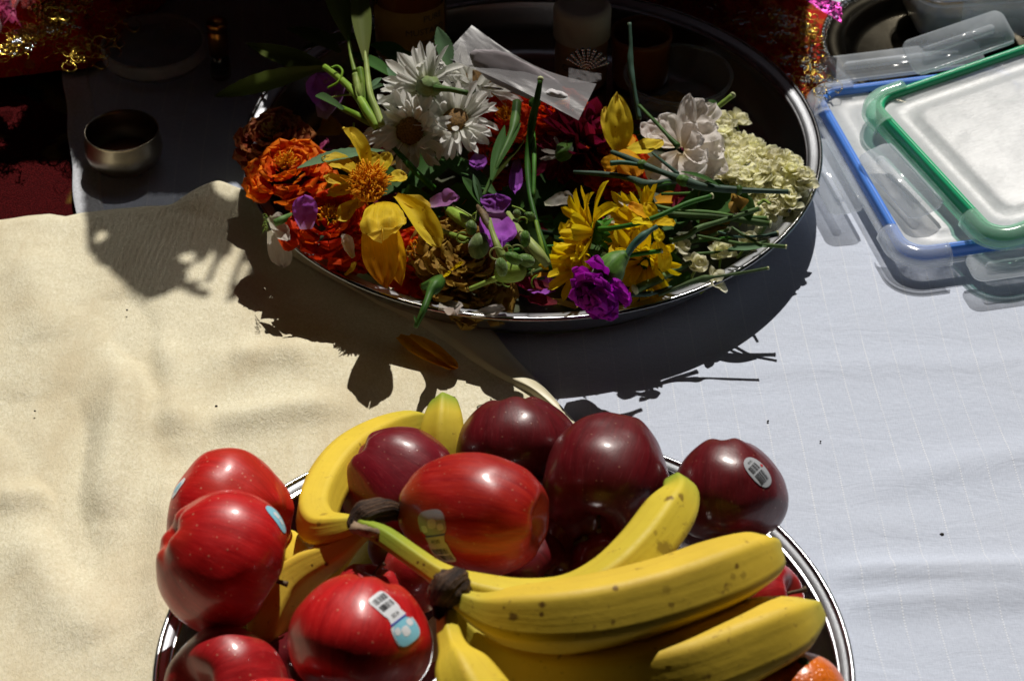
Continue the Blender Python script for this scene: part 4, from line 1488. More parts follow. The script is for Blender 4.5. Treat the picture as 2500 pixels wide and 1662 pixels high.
# --- loose violet petals
LP = [
    ('violet', (748, 560, .064), (742, 478, .080), 62, dict(curl=.4, cup=.3, ruffle=.08, tip=.6, base=.5), 'bright violet petal standing on the left rim between the marigolds'),
    ('violet', (800, 270, .060), (775, 180, .080), 92, dict(curl=.4, cup=.5), 'dusky violet petal in the shade at the back left'),
    ('violet', (790, 290, .056), (830, 195, .074), 80, dict(curl=-.3, cup=.5, mat='lilac'), 'dusky lilac petal in the shade behind the pale green stalks'),
    ('lilac', (1050, 505, .072), (1120, 480, .078), 52, dict(curl=.8, cup=.9, tip=.6, base=.6), 'lilac petal rolled like a cup beside the pod stalks'),
    ('violet', (1208, 520, .072), (1212, 474, .080), 76, dict(curl=.5, cup=.3, tip=.7, base=.5), 'small lilac petal pair on top of the pod stalks'),
    ('violet', (1200, 520, .070), (1225, 594, .070), 92, dict(curl=.4, cup=.3, ruffle=.10, tip=.75, base=.6), 'large bright violet petal under the pod stalks'),
    ('violet', (1170, 372, .056), (1166, 414, .060), 44, dict(), 'violet petal tip below the white flowers'),
    ('violet', (1262, 380, .054), (1258, 470, .058), 34, dict(curl=.5), 'narrow violet petal behind the dark upright stalk'),
    ('pink', (772, 372, .052), (800, 345, .062), 42, dict(), 'pink petal wedged behind the orange marigold'),
    ('pink', (760, 620, .034), (830, 640, .036), 40, dict(ruffle=.1), 'pink petal lying under the deep orange marigold'),
    ('palepetal', (862, 630, .050), (838, 572, .064), 34, dict(curl=1.0, cup=.7), 'curled white petal against the deep orange marigold'),
    ('palepetal', (1085, 735, .038), (1110, 765, .044), 60, dict(ruffle=.15), 'crumpled white petal on the front rim'),
    ('palepetal', (1150, 770, .040), (1230, 752, .044), 40, dict(ruffle=.12), 'pale petal lying along the front rim'),
    ('yellow', (842, 672, .042), (870, 640, .050), 22, dict(curl=1.), 'small yellow petal on the rim below the drooping petals'),
    ('burgundy', (1340, 700, .040), (1260, 690, .044), 50, dict(), 'dark red petal near the front rim'),
    ('burgundy', (1360, 740, .038), (1290, 730, .040), 44, dict(), 'dark red petal lying lowest against the front rim'),
    ('sun', (1100, 660, .058), (1130, 640, .064), 18, dict(), 'tiny bright yellow petal above the dry flower heads'),
    ('sun', (1080, 676, .056), (1100, 666, .060), 18, dict(), 'tiny bright yellow petal by the front stalk'),
    ('palepetal', (1330, 500, .052), (1400, 480, .056), 50, dict(), 'shaded white petal above the side-on yellow flower'),
    ('palepetal', (1512, 470, .066), (1530, 505, .070), 24, dict(), 'white petal tip behind the yellow flower'),
    ('palepetal', (1500, 545, .062), (1480, 530, .066), 26, dict(), 'white petal tip between the two yellow chrysanthemums'),
]
for (mt, b_, t_, w, kw, lb) in LP:
    k = dict(curl=.4, cup=.35, n=18, m=14, tip=.65, base=.35, wr=.22, ruffle=.06, seed=int(b_[0]))
    mt2 = kw.pop('mat', mt)
    k.update(kw)
    pt = petalpx(b_, t_, w, **k)
    o0 = at(*b_)
    o = build('loose_petal', (pt[0], pt[1], pt[2]), M[mt2], None, Matrix.Translation(-o0))
    o.location = o0
    tag(o, lb, 'petal', 'loose petals in and around the flower tray')

# white flower hanging over the left rim
wf, MI = worldthing('white_blossom', 'white blossom with two big petals hanging outside the left rim', 'flower', at(680, 545, .055), FG)
addp(wf, MI, [((656, 530, .060), (706, 585, .058), 40, dict(curl=1.1, cup=.6, base=.3)), ((672, 560, .052), (692, 652, .022), 58, dict(curl=.2, cup=.25, base=.7, tip=.6)),
              ((664, 532, .062), (692, 528, .064), 24, dict(curl=.9, cup=.7))], 'palepetal', nrm=tuple(VC))
build('stalk', tubepx([(712, 524, .062, 6), (690, 536, .063, 10), (670, 545, .062, 9)], n=10), M['stem'], wf, MI)
mb = MB()
for k in range(12):
    u0 = 654 + random.uniform(-3, 3)
    v0 = 528 + k * 3.2
    mb.add(*tubepx([(u0, v0, .060, .9), (u0 - 6, v0 - 3 + random.uniform(-4, 4), .060, .8), (u0 - 9 - random.uniform(0, 5), v0 + random.uniform(-4, 9), .058, .8)], n=6, sides=4))
mb.v = [MI @ v for v in mb.v]
o = obj('stamens', mb.build('stamens'), M['stempale'], wf)
o['kind'] = 'stuff'

# ------------------------------------------------------------------ jasmine garland
jg, MI = worldthing('jasmine_garland', 'heap of cream jasmine blossoms strung together at the right side of the tray', 'garland', at(1850, 430, .04), None)


def blossom(seed):
    rnd = random.Random(seed)
    mb = MB()
    for (cnt, el, r0, sc) in ((6, 8, .0012, 1.05), (6, 36, .001, .95), (5, 64, .0006, .7)):
        ph = rnd.uniform(0, 6)
        for k in range(cnt):
            vs, fs, uv = petal(.0105, .0078, curl=rnd.choice([.3, .9, 1.6, 2.2]), cup=.55, n=8, m=6, tip=.55, base=.3, pt=.6, seed=k + seed)
            mb.add(vs, fs, uv, mtx=Matrix.Rotation(ph + k * 2 * PI / cnt, 4, 'Z') @ Matrix.Translation((r0, 0, 0)) @ Matrix.Rotation(-R(el + rnd.uniform(-14, 14)), 4, 'Y') @ Matrix.Scale(sc * rnd.uniform(.85, 1.1), 4))
    mb.add(*tube([(0, 0, .001, .001), (0, 0, -.006, .0008), (.001, 0, -.011, .0007)], n=4, sides=6), m=1)
    me = mb.build('blossom')
    me.materials.append(M['jasmine'])
    me.materials.append(M['stempale'])
    return me


BL = [blossom(k) for k in range(6)]
rnd = random.Random(3)
jas = [(1750, 300), (1760, 330), (1775, 350), (1790, 345), (1800, 372), (1780, 385), (1760, 400), (1815, 352), (1835, 365), (1828, 395), (1848, 385), (1805, 410), (1780, 430), (1752, 440), (1765, 445), (1850, 410), (1872, 385),
       (1890, 392), (1905, 405), (1925, 398), (1935, 420), (1915, 430), (1890, 420), (1870, 425), (1860, 445), (1840, 430), (1822, 440), (1900, 455), (1935, 450), (1955, 445), (1968, 432), (1950, 470), (1925, 480), (1905, 495), (1880, 480),
       (1858, 495), (1840, 505), (1900, 520), (1870, 520), (1835, 470), (1925, 505), (1885, 508), (1815, 400), (1795, 455), (1845, 452), (1878, 440), (1800, 300), (1775, 320), (1975, 455), (1820, 520), (1850, 530)]
jas += [(u + rnd.uniform(-9, 9), v + rnd.uniform(-8, 8)) for u, v in jas[::2]]
for i, (u, v) in enumerate(jas):
    inner_ = 1 - min(1, abs(v - 420) / 160)
    z = .030 + .020 * inner_ + rnd.uniform(-.004, .006)
    p = at(u, v, z)
    dx, dy = p.x - FX, p.y - FY
    if math.hypot(dx, dy) > FR - .008:
        k = (FR - .008) / math.hypot(dx, dy)
        p.x, p.y = FX + dx * k, FY + dy * k
        p.z = max(p.z, .045)
    f = face(rnd.uniform(-.6, .6), rnd.uniform(0, .9), rnd.uniform(.5, .9))
    obj('blossom', BL[i % 6], None, jg, Matrix.Translation(p - at(1850, 430, .04)) @ frame((0, 0, 0), f, spin=rnd.uniform(0, 6)).to_3x3().to_4x4() @ Matrix.Scale(rnd.uniform(.7, 1.05), 4))

# ------------------------------------------------------------------ stalks, leaves, pods
ST = 'cut stalks in the flower tray'


def stalk(pts, mat, label, cut=True, leaves=(), nodes=(), extra=(), n=30):
    c = at(*pts[len(pts) // 2][:3])
    t, MI = worldthing('flower_stalk', label, 'stalk', c, ST)
    rs_ = (pts[0][0] * .37) % 6
    build('stalk', tubepx([(u_, v_, z_, r_ * .86) for u_, v_, z_, r_ in pts], n=n, sides=10, prof=lambda a, t: 1 + .09 * math.cos(5 * a) + .10 * math.sin(t * 9 + rs_) * math.sin(t * 23 + rs_)), M[mat], t, MI)
    for e in extra:
        build('branch', tubepx(e, n=18, sides=8), M[mat], t, MI)
    for q in nodes:
        build('node', tubepx(q, n=8, sides=10), M['stem'], t, MI)
    for q in leaves:
        b_, tp, w = q[:3]
        k = dict(curl=-.3, cup=.15, fold=.3, pt=1.0, n=14, m=6, tip=.5, base=.25, seed=int(b_[0]))
        if len(q) > 3:
            k.update(q[3])
        lm = k.pop('mat', 'leaf')
        build('leaf', local(petalpx(b_, tp, w, **k), MI), M[lm], t)
    if cut:
        u, v, z, r = pts[-1]
        u1, v1, z1, r1 = pts[-2]
        d = math.hypot(u - u1, v - v1)
        build('cut_end', tubepx([(u, v, z, r * 1.08), (u + (u - u1) / d * 4, v + (v - v1) / d * 4, z, r * 1.1)], n=2, sides=9), M['cut'], t, MI)
    return t


stalk([(1493, 371, .084, 6), (1530, 385, .086, 8), (1563, 400, .086, 11), (1615, 420, .086, 8), (1668, 440, .086, 12), (1700, 452, .085, 13), (1750, 460, .084, 11), (1800, 464, .083, 11), (1812, 465, .083, 8), (1925, 469, .082, 7)], 'stemblue',
      'long blue green forked stalk lying across the rose and jasmine', extra=[[(1400, 420, .074, 4), (1470, 425, .076, 7), (1534, 434, .078, 7), (1571, 450, .080, 12), (1590, 450, .081, 12), (1610, 447, .082, 8), (1668, 438, .085, 9)],
      [(1593, 374, .082, 3), (1620, 396, .084, 4), (1655, 424, .086, 5)], [(1490, 399, .084, 7), (1520, 397, .085, 6), (1560, 402, .086, 5)]],
      nodes=[[(1656, 436, .086, 10), (1668, 441, .086, 15), (1680, 446, .086, 11)], [(1560, 398, .086, 9), (1568, 402, .086, 13), (1576, 405, .086, 9)], [(1798, 464, .083, 10), (1804, 464, .083, 13), (1812, 465, .083, 9)]],
      leaves=[((1662, 420, .084), (1760, 456, .088), 16, dict(curl=-.4)), ((1600, 455, .08), (1640, 446, .086), 16)], n=60)
stalk([(1560, 258, .092, 5), (1585, 283, .092, 5), (1607, 306, .090, 5), (1632, 334, .088, 6), (1655, 358, .086, 9)], 'stem', 'thin green stalk resting on the white rose', cut=False)
stalk([(1462, 560, .074, 8), (1500, 556, .078, 7), (1552, 546, .082, 7), (1608, 527, .086, 7), (1678, 496, .088, 7), (1736, 479, .088, 7)], 'stem', 'pale ridged stalk of the side-on yellow flower, reaching toward the jasmine')
stalk([(1636, 588, .056, 8), (1680, 575, .058, 8), (1706, 557, .060, 8), (1776, 535, .060, 7), (1851, 510, .060, 7)], 'stem', 'ridged green stalk running from the shade up to the jasmine')
stalk([(1482, 504, .058, 6), (1560, 512, .060, 6), (1658, 524, .058, 7), (1748, 529, .054, 8), (1879, 547, .048, 9)], 'stem', 'thick ridged stalk pointing right, lower of the touching pair')
stalk([(1560, 490, .060, 5), (1640, 512, .058, 6), (1740, 520, .056, 6), (1800, 530, .052, 7), (1872, 534, .050, 7)], 'stem', 'ridged stalk pointing right, upper of the touching pair')
stalk([(1700, 575, .046, 4), (1750, 585, .048, 5), (1815, 596, .052, 5), (1860, 598, .056, 6), (1917, 602, .058, 5)], 'stem', 'green stalk with a small grey leaf lying over the right rim',
      extra=[[(1787, 555, .060, 3), (1812, 572, .059, 4), (1837, 586, .058, 4), (1860, 598, .057, 4)]], leaves=[((1872, 600, .057), (1776, 608, .056), 30, dict(mat='leafpale', curl=.3))])
stalk([(1608, 720, .046, 5), (1664, 697, .048, 6), (1705, 684, .050, 9), (1728, 679, .051, 9), (1745, 676, .051, 4), (1800, 668, .053, 4), (1873, 655, .056, 4)], 'stem', 'thin jointed stalk jutting out over the front right rim')
stalk([(1686, 641, .042, 7), (1660, 653, .044, 10), (1636, 664, .046, 11), (1608, 682, .048, 11), (1552, 706, .050, 12)], 'stem', 'thick mottled green stalk beside the purple carnation')
stalk([(1457, 630, .060, 8), (1500, 632, .064, 7), (1545, 622, .068, 7), (1613, 612, .072, 6)], 'stem', 'short dark green stalk crossing behind the carnation calyx', leaves=[((1480, 640, .058), (1425, 610, .060), 26)])
stalk([(1753, 566, .050, 3), (1800, 578, .050, 4), (1860, 576, .040, 4), (1896, 570, .040, 6)], 'stemblue', 'dark blue green stalk ending at the right rim')
stalk([(1700, 620, .040, 4), (1780, 612, .042, 4), (1850, 594, .040, 4), (1872, 588, .040, 4)], 'stem', 'thin dark stalk in the shade near the right rim')
stalk([(1540, 720, .046, 6), (1575, 718, .046, 8), (1600, 714, .046, 6), (1640, 700, .046, 4)], 'stemblue', 'stub of stalk touching the right side of the purple carnation', cut=False)
stalk([(1345, 660, .050, 5), (1330, 600, .060, 6), (1308, 536, .066, 7), (1292, 462, .070, 8), (1288, 381, .078, 9), (1298, 301, .092, 12), (1309, 248, .106, 9), (1319, 196, .118, 7)], 'stem', 'dark upright stalk rising in front of the plastic bag',
      nodes=[[(1302, 262, .09, 12), (1306, 250, .093, 15), (1310, 240, .096, 9)]], extra=[[(1298, 301, .086, 7), (1304, 380, .080, 6), (1302, 480, .070, 5)]], n=44)
stalk([(1180, 480, .070, 5), (1200, 435, .076, 6), (1222, 385, .082, 7), (1245, 335, .086, 9), (1256, 300, .088, 13), (1262, 250, .090, 12)], 'stem', 'flat green stalk with a broad blade leaning left of the dark upright one',
      leaves=[((1200, 440, .078), (1232, 306, .086), 30, dict(curl=.2)), ((1212, 410, .080), (1272, 300, .088), 24)], cut=False, n=40)
stalk([(950, 350, .072, 6), (985, 388, .070, 8), (1020, 425, .066, 9), (1060, 462, .060, 9)], 'stem', 'plain green stalk slanting below the white flowers', cut=False)
stalk([(1035, 700, .046, 10), (1072, 684, .058, 17), (1062, 700, .062, 20), (1050, 716, .062, 12), (1034, 757, .060, 9), (1014, 800, .052, 6)], 'stem', 'green carnation calyx and stalk hooked over the front rim', leaves=[((1018, 790, .055), (1010, 770, .058), 6)], cut=False)
stalk([(1537, 56, .125, 5), (1540, 110, .115, 6), (1540, 163, .105, 9), (1552, 237, .092, 6), (1561, 291, .082, 7)], 'stemblue', 'dark thin stalk standing in front of the orange jar', cut=False)
stalk([(1700, 310, .070, 4), (1740, 272, .080, 7), (1787, 234, .088, 7)], 'stempale', 'short pale green cut stalk poking up behind the rose', leaves=[((1755, 262, .082), (1728, 245, .085), 18)])
stalk([(1880, 498, .07, 4), (1866, 490, .068, 5), (1850, 500, .066, 5)], 'stempale', 'tiny green stub between jasmine blossoms', cut=False)
# pale green cluster at the back left
pc, MI = worldthing('leafy_stalks', 'cluster of pale green stalks and long blades at the back left of the tray', 'stalks', at(905, 290, .08))
for pts in ([(922, 312, .086, 11), (900, 278, .090, 13), (878, 242, .092, 11), (841, 202, .092, 9), (793, 164, .090, 8)],
            [(932, 306, .088, 9), (920, 272, .092, 9), (905, 234, .096, 8), (898, 190, .100, 7), (893, 140, .104, 6), (888, 87, .106, 5)],
            [(905, 285, .088, 8), (893, 240, .092, 8), (884, 200, .098, 9), (878, 168, .102, 9)],
            [(885, 255, .090, 7), (875, 220, .096, 9), (868, 182, .100, 9)],
            [(866, 175, .094, 6), (858, 140, .096, 5), (850, 90, .098, 4)],
            [(915, 305, .086, 9), (890, 292, .086, 10), (868, 280, .086, 9), (830, 262, .084, 7)]):
    build('stalk', tubepx(pts, n=24, sides=9, prof=lambda a, t: 1 + .05 * math.cos(5 * a)), M['stempale'], pc, MI)
for b_, tp, w, mt, kw in (((800, 168, .090), (600, 106, .060), 50, 'leafolive', dict(curl=.3, nrm=tuple(VC))), ((790, 165, .088), (525, 236, .030), 50, 'leafolive', dict(curl=-.3, serr=.04, nrm=tuple(VC))),
                          ((892, 150, .104), (872, -60, .110), 50, 'leafolive', {}), ((850, 100, .098), (800, -60, .100), 60, 'leafolive', {}), ((838, 268, .086), (772, 232, .088), 28, 'leaf', dict(tip=.85, base=.4)),
                          ((905, 215, .095), (932, 190, .098), 18, 'leafpale', {}), ((900, 225, .090), (940, 208, .092), 20, 'leafpale', dict(cup=.6)), ((880, 250, .092), (876, 190, .1), 22, 'stempale', {}),
                          ((960, 190, .09), (850, 130, .08), 40, 'leaf', {}), ((830, 130, .06), (700, 70, .05), 60, 'leafolive', {}), ((740, 120, .05), (900, 90, .06), 46, 'leafolive', {}), ((905, 110, .07), (1010, 160, .06), 60, 'leaf', {})):
    k = dict(curl=-.3, cup=.1, fold=.25, pt=1.0, n=16, m=6, tip=.45, base=.2, seed=int(b_[1]))
    k.update(kw)
    build('leaf', local(petalpx(b_, tp, w, **k), MI), M[mt], pc)
for pts in ([(800, 215, .088, 2.5), (826, 200, .092, 3), (836, 175, .096, 3), (824, 162, .097, 3), (808, 166, .097, 2.5)], [(930, 285, .086, 2.5), (900, 238, .088, 2.5), (850, 232, .086, 2.5), (800, 240, .082, 2)], [(864, 300, .08, 2.5), (862, 330, .075, 2.5), (858, 350, .07, 2)]):
    build('tendril', tubepx(pts, n=20, sides=6), M['stempale'], pc, MI)
# serrated leaves
for b_, tp, w, mt, kw, lb in (((940, 368, .078), (726, 411, .092), 46, 'leafpale', dict(curl=-.25, serr=.05), 'long toothed grey green leaf lying over the orange marigold'),
                              ((1100, 170, .100), (1068, 66, .118), 44, 'leafpale', dict(curl=.1, serr=.06), 'upright toothed pale leaf left of the plastic bag'),
                              ((982, 220, .092), (944, 165, .100), 26, 'leafpale', dict(serr=.05), 'small toothed leaf left of the white flowers'),
                              ((1050, 366, .056), (1215, 480, .050), 54, 'leaf', dict(curl=-.2), 'dark broad leaf below the white flowers'),
                              ((1050, 180, .07), (930, 130, .07), 60, 'leaf', {}, 'dark leaf in front of the oil bottle'),
                              ((1180, 508, .074), (1128, 432, .084), 30, 'leaf', dict(fold=.5), 'folded green leaf standing above the violet petal'),
                              ((1175, 505, .074), (1155, 425, .086), 18, 'leafpale', dict(fold=.8), 'narrow green blade beside the folded leaf'),
                              ((1800, 520, .06), (1790, 480, .07), 60, 'dry', dict(ruffle=.3), 'withered dark leaf among the jasmine'),
                              ((1830, 540, .055), (1805, 475, .066), 50, 'leaf', dict(ruffle=.3), 'shrivelled green leaf among the jasmine')):
    k = dict(curl=-.3, cup=.1, fold=.25, pt=1.0, n=24, m=6, tip=.5, base=.12, seed=int(b_[1]))
    k.update(kw)
    o0 = at(*b_)
    o = build('leaf', petalpx(b_, tp, w, **k), M[mt], None, Matrix.Translation(-o0))
    o.location = o0
    tag(o, lb, 'leaf', 'loose leaves in the flower tray')

# fuzzy pods
pd, MI = worldthing('pod_cluster', 'fuzzy green pods on pale stalks with curled tendrils near the front of the tray', 'seed pods', at(1240, 640, .06))
for pts in ([(1070, 562, .058, 8), (1105, 574, .062, 7), (1142, 586, .064, 7), (1165, 595, .062, 8)], [(1193, 536, .080, 7), (1203, 570, .080, 7), (1215, 602, .078, 9), (1228, 628, .074, 12)],
            [(1147, 706, .050, 6), (1180, 692, .054, 6), (1214, 679, .058, 8), (1240, 670, .060, 14)], [(1098, 515, .060, 12), (1120, 530, .062, 16), (1150, 552, .064, 15)],
            [(1240, 520, .060, 6), (1268, 565, .062, 9), (1290, 590, .064, 12), (1315, 620, .062, 14), (1338, 648, .056, 10)], [(1308, 540, .070, 5), (1320, 590, .066, 5), (1332, 640, .058, 6)],
            [(1255, 560, .058, 5), (1275, 590, .058, 6), (1300, 630, .056, 8)]):
    build('stalk', tubepx(pts, n=16, sides=10, prof=lambda a, t: 1 + .06 * math.cos(5 * a)), M['stempale'], pd, MI)
build('stub', tubepx([(1222, 668, .062, 22), (1245, 664, .066, 27), (1272, 660, .068, 24), (1278, 659, .068, 12)], n=10, sides=12), M['stempale'], pd, MI)
build('dead_tip', tubepx([(1166, 502, .078, 4), (1178, 520, .080, 9), (1190, 545, .080, 8), (1196, 560, .079, 4)], n=10, sides=8, prof=lambda a, t: 1 + .3 * math.sin(4 * a + 9 * t)), M['applestem'], pd, MI)
for (u, v, z, rx, ry, ang) in ((1224, 652, .078, 15, 24, 10), (1253, 630, .080, 24, 15, -25), (1282, 636, .074, 24, 17, -10), (1151, 556, .072, 14, 19, 10), (1282, 583, .072, 13, 21, 0), (1294, 528, .072, 15, 11, -20), (1262, 522, .066, 10, 12, 0), (1170, 600, .066, 26, 34, -20), (1190, 625, .05, 26, 22, 0)):
    p = at(u, v, z)
    Fm = frame(p, VC, VR) @ Matrix.Rotation(R(ang), 4, 'Z')
    mb = MB()
    rr = (size(rx, p), size(ry, p), size(min(rx, ry), p))
    b3_ = blob('pod', rr, 16, 12, .08, 2, u)
    mb.add(*b3_)
    rnd = random.Random(u)
    for k in range(70):
        d = Vector((rnd.gauss(0, 1), rnd.gauss(0, 1), abs(rnd.gauss(0, 1)))).normalized()
        q = Vector((d.x * rr[0], d.y * rr[1], d.z * rr[2]))
        e = q + d * .0010 + Vector((0, .0003, 0))
        s = d.cross(Vector((0, 0, 1)))
        s = (s.normalized() if s.length > .01 else Vector((1, 0, 0))) * .00009
        mb.add([q - s, q + s, e], [(0, 1, 2)])
    vs_ = [MI @ Fm @ v_ for v_ in mb.v]
    obj('pod', mesh('pod', vs_, mb.f, mb.uv), M['bud'], pd)
for (u, v, r_, a0, a1, z) in ((1130, 580, 15, 60, 330, .074), (1213, 619, 17, 40, 300, .082), (1240, 610, 12, -60, 180, .080), (1276, 540, 11, -30, 190, .076), (1220, 685, 12, 150, 300, .052), (1240, 690, 12, 180, 290, .052), (1262, 612, 16, 20, 130, .068), (1165, 530, 12, 100, 260, .074), (1305, 665, 8, 90, 230, .06), (1320, 690, 22, 110, 220, .05)):
    pts = [(u + r_ * math.cos(R(a)), v - r_ * .85 * math.sin(R(a)), z + .004 * math.sin(R(a)), 2.1) for a in np.linspace(a0, a1, 8)]
    build('tendril', tubepx(pts, n=18, sides=6), M['stempale'], pd, MI)
for pts in ([(1105, 502, .074, 2), (1130, 515, .075, 2), (1155, 530, .075, 2.2)], [(1250, 503, .076, 2), (1270, 510, .076, 2.2), (1282, 518, .075, 2.5)], [(1160, 540, .07, 2), (1165, 515, .074, 2), (1180, 505, .076, 2)]):
    build('tendril', tubepx(pts, n=12, sides=6), M['stempale'], pd, MI)

# ------------------------------------------------------------------ filler heap under the named flowers
rnd = random.Random(77)
FILL = {c: pm(3, c, (lambda k, c=c: petal(.022, .014, curl=[.4, -.5, .9][k], cup=.4, n=6, m=4, ruffle=.08, base=.35, seed=k + 5))) for c in ('redorange', 'dry', 'burgundy', 'leaf', 'violet', 'gold', 'palepetal', 'jasmine', 'leafolive')}
names = {'redorange': ('loose_petal', 'petal', 'scarlet petal down in the shaded heap of flowers'), 'dry': ('loose_petal', 'petal', 'dried petal down in the shaded heap of flowers'),
         'burgundy': ('loose_petal', 'petal', 'dark burgundy petal down in the shaded heap of flowers'), 'leaf': ('leaf', 'leaf', 'dark green leaf down in the shaded heap of flowers'),
         'violet': ('loose_petal', 'petal', 'violet petal down in the shaded heap of flowers'), 'gold': ('loose_petal', 'petal', 'golden petal down in the shaded heap of flowers'),
         'palepetal': ('loose_petal', 'petal', 'whitish petal down in the shaded heap of flowers'), 'jasmine': ('loose_petal', 'petal', 'cream petal down in the shaded heap of flowers'),
         'leafolive': ('leaf', 'leaf', 'olive green leaf down in the shaded heap of flowers')}
LANDM = [((700, 425), 'the bright orange marigold'), ((806, 560), 'the deep orange marigold'), ((900, 450), 'the shaggy yellow flower'), ((940, 640), 'the drooping golden petals'), ((1118, 292), 'the white chrysanthemums'),
         ((1020, 430), 'the plain slanting stalk'), ((1210, 550), 'the violet petal on the pods'), ((1240, 650), 'the fuzzy pods'), ((1135, 665), 'the dry yellow flower head'), ((1050, 720), 'the stalk hooked over the rim'),
         ((1420, 340), 'the burgundy dahlia'), ((1340, 400), 'the streaked burgundy flower'), ((1290, 440), 'the dark upright stalk'), ((1432, 572), 'the side-on yellow chrysanthemum'), ((1575, 560), 'the front yellow blossom'),
         ((1478, 690), 'the purple carnation'), ((1380, 720), 'the front rim'), ((1665, 365), 'the white rose'), ((1510, 400), 'the pointed yellow flower'), ((1700, 455), 'the blue green stalk'), ((1740, 530), 'the ridged stalks'),
         ((1800, 610), 'the small grey leaf'), ((1700, 680), 'the jointed stalk over the rim'), ((1640, 660), 'the mottled stalk'), ((1850, 450), 'the jasmine'), ((1590, 620), 'the hanging yellow flower')]


def near(u, v):
    (a, b_), nm_ = min(LANDM, key=lambda q: (q[0][0] - u) ** 2 + (q[0][1] - v) ** 2)
    dx, dy = u - a, v - b_
    if abs(dx) < 22 and abs(dy) < 22:
        return 'under ' + nm_
    if abs(dx) > abs(dy) * 1.3:
        return ('right of ' if dx > 0 else 'left of ') + nm_
    return ('in front of ' if dy > 0 else 'behind ') + nm_


cols = ['redorange'] * 3 + ['dry'] * 2 + ['burgundy'] * 4 + ['leaf'] * 6 + ['violet'] * 1 + ['gold'] * 2 + ['leafolive'] * 3 + ['palepetal']
cnt = 0
used_, tries_ = set(), 0
while cnt < 200:
    u, v = rnd.uniform(640, 1960), rnd.uniform(330, 760)
    p = at(u, v, .012)
    d = math.hypot(p.x - FX, p.y - FY)
    if d > FR - .045 or (v < 420 and (u > 1750 or u < 800)):
        continue
    p.z = .010 + rnd.random() ** 1.3 * .036 * (1 - (d / FR) ** 4)
    c = rnd.choice(cols)
    if c == 'palepetal' and (v > 540 or u < 900):
        c = 'burgundy'
    if c == 'redorange' and u > 1300:
        c = 'leaf'
    nm, ct, lb = names[c]
    sf_ = rnd.uniform(.8, 1.4)
    full_ = lb.replace(' down in the shaded heap of flowers', ' deep in the heap ' + near(u, v))
    if full_ in used_:
        full_ = ('large ' if sf_ > 1.1 else 'small ') + full_
        if full_ in used_:
            tries_ += 1
            if tries_ < 500:
                continue
    used_.add(full_)
    Mx = frame(p, Vector((rnd.uniform(-.8, .8), rnd.uniform(-.8, .6), 1)), Vector((rnd.uniform(-1, 1), rnd.uniform(-1, 1), rnd.uniform(-.2, .3)))) @ Matrix.Scale(sf_ * (1.5 if 'leaf' in c and c != 'palepetal' else 1), 4)
    o = obj(nm, rnd.choice(FILL[c]), None, None, Mx)
    tag(o, full_, ct, 'shaded %s in the heap' % ('leaves' if ct == 'leaf' else c + ' petals'))
    cnt += 1
# base of the heap: mashed greens
def greensp(s, t):
    rr_ = (FR - .040) * math.sqrt(t)
    a = 2 * PI * s
    x, y = FX + rr_ * math.cos(a), FY - .012 + (rr_ * math.sin(a) if math.sin(a) < 0 else rr_ * .45 * math.sin(a))
    return (x, y, .006 + .024 * (1 - t) ** .7 + .007 * noise.noise(Vector((x * 60, y * 60, 0))) * (1 - t))


hp = build('mashed_greens', sheet(90, 24, greensp), simple('mashed_greens', (.05, .06, .02), .8, 0, nz=.4, scale=90, bump=1.0))
tag(hp, 'bed of crushed leaves and petals at the bottom of the flower tray', 'petals', kind='stuff')
for i in range(34):
    while True:
        u, v = rnd.uniform(1180, 1880), rnd.uniform(430, 730)
        p = at(u, v, .03)
        if math.hypot(p.x - FX, p.y - FY) < FR - .035:
            break
    a = rnd.gauss(-.2, .35)
    L = rnd.uniform(60, 130)
    z = rnd.uniform(.020, .036)
    q = [(u - L * math.cos(a), v - L * math.sin(a) * .7, z - .004, 4), (u, v + rnd.uniform(-8, 8), z + .003, 5), (u + L * math.cos(a), v + L * math.sin(a) * .7, z, 4.5)]
    if v > 640 and u > 1500:
        continue
    if math.hypot(at(*q[0][:3]).x - FX, at(*q[0][:3]).y - FY) > FR - .03 or math.hypot(at(*q[2][:3]).x - FX, at(*q[2][:3]).y - FY) > FR - .03:
        continue
    if near(u, v) in used_:
        continue
    used_.add(near(u, v))
    stalk(q, rnd.choice(['stem', 'stem', 'stemblue']), 'dark green stalk buried in the heap, ' + near(u, v), cut=False, n=10)
for i, (u, v) in enumerate(((1700, 655), (1760, 625), (1590, 640), (1820, 600), (1740, 690), (1655, 610))):
    p = at(u, v, .036)
    o = obj('jasmine_blossom', BL[i % 6], None, None, frame(p, face(rnd.uniform(-1, 1), .4, .7), spin=i))
    tag(o, 'loose cream jasmine blossom in the shade, ' + near(u, v), 'flower', 'loose jasmine blossoms')

# fallen petal on the blanket, in the tray's shadow
fp, MI = worldthing('fallen_petals', 'orange yellow petals fallen on the cream blanket in the shade of the flower tray', 'petals', at(1040, 860, .01))
addp(fp, MI, [((972, 822, .012), (1112, 900, .012), 62, dict(curl=.2, cup=.4, tip=.45)), ((1000, 818, .016), (1118, 898, .013), 34, dict(curl=-.3, cup=.3, tip=.45))], 'gold', nrm=(0, 0, 1))

# ------------------------------------------------------------------ plastic bag
bg, MI = worldthing('plastic_bag', 'small crumpled clear plastic bag of white powder resting on the flowers', 'bag', at(1270, 190, .085))
q00, q10, q11, q01 = at(1081, 138, .104), at(1412, 294, .100), at(1456, 205, .098), at(1152, 62, .106)


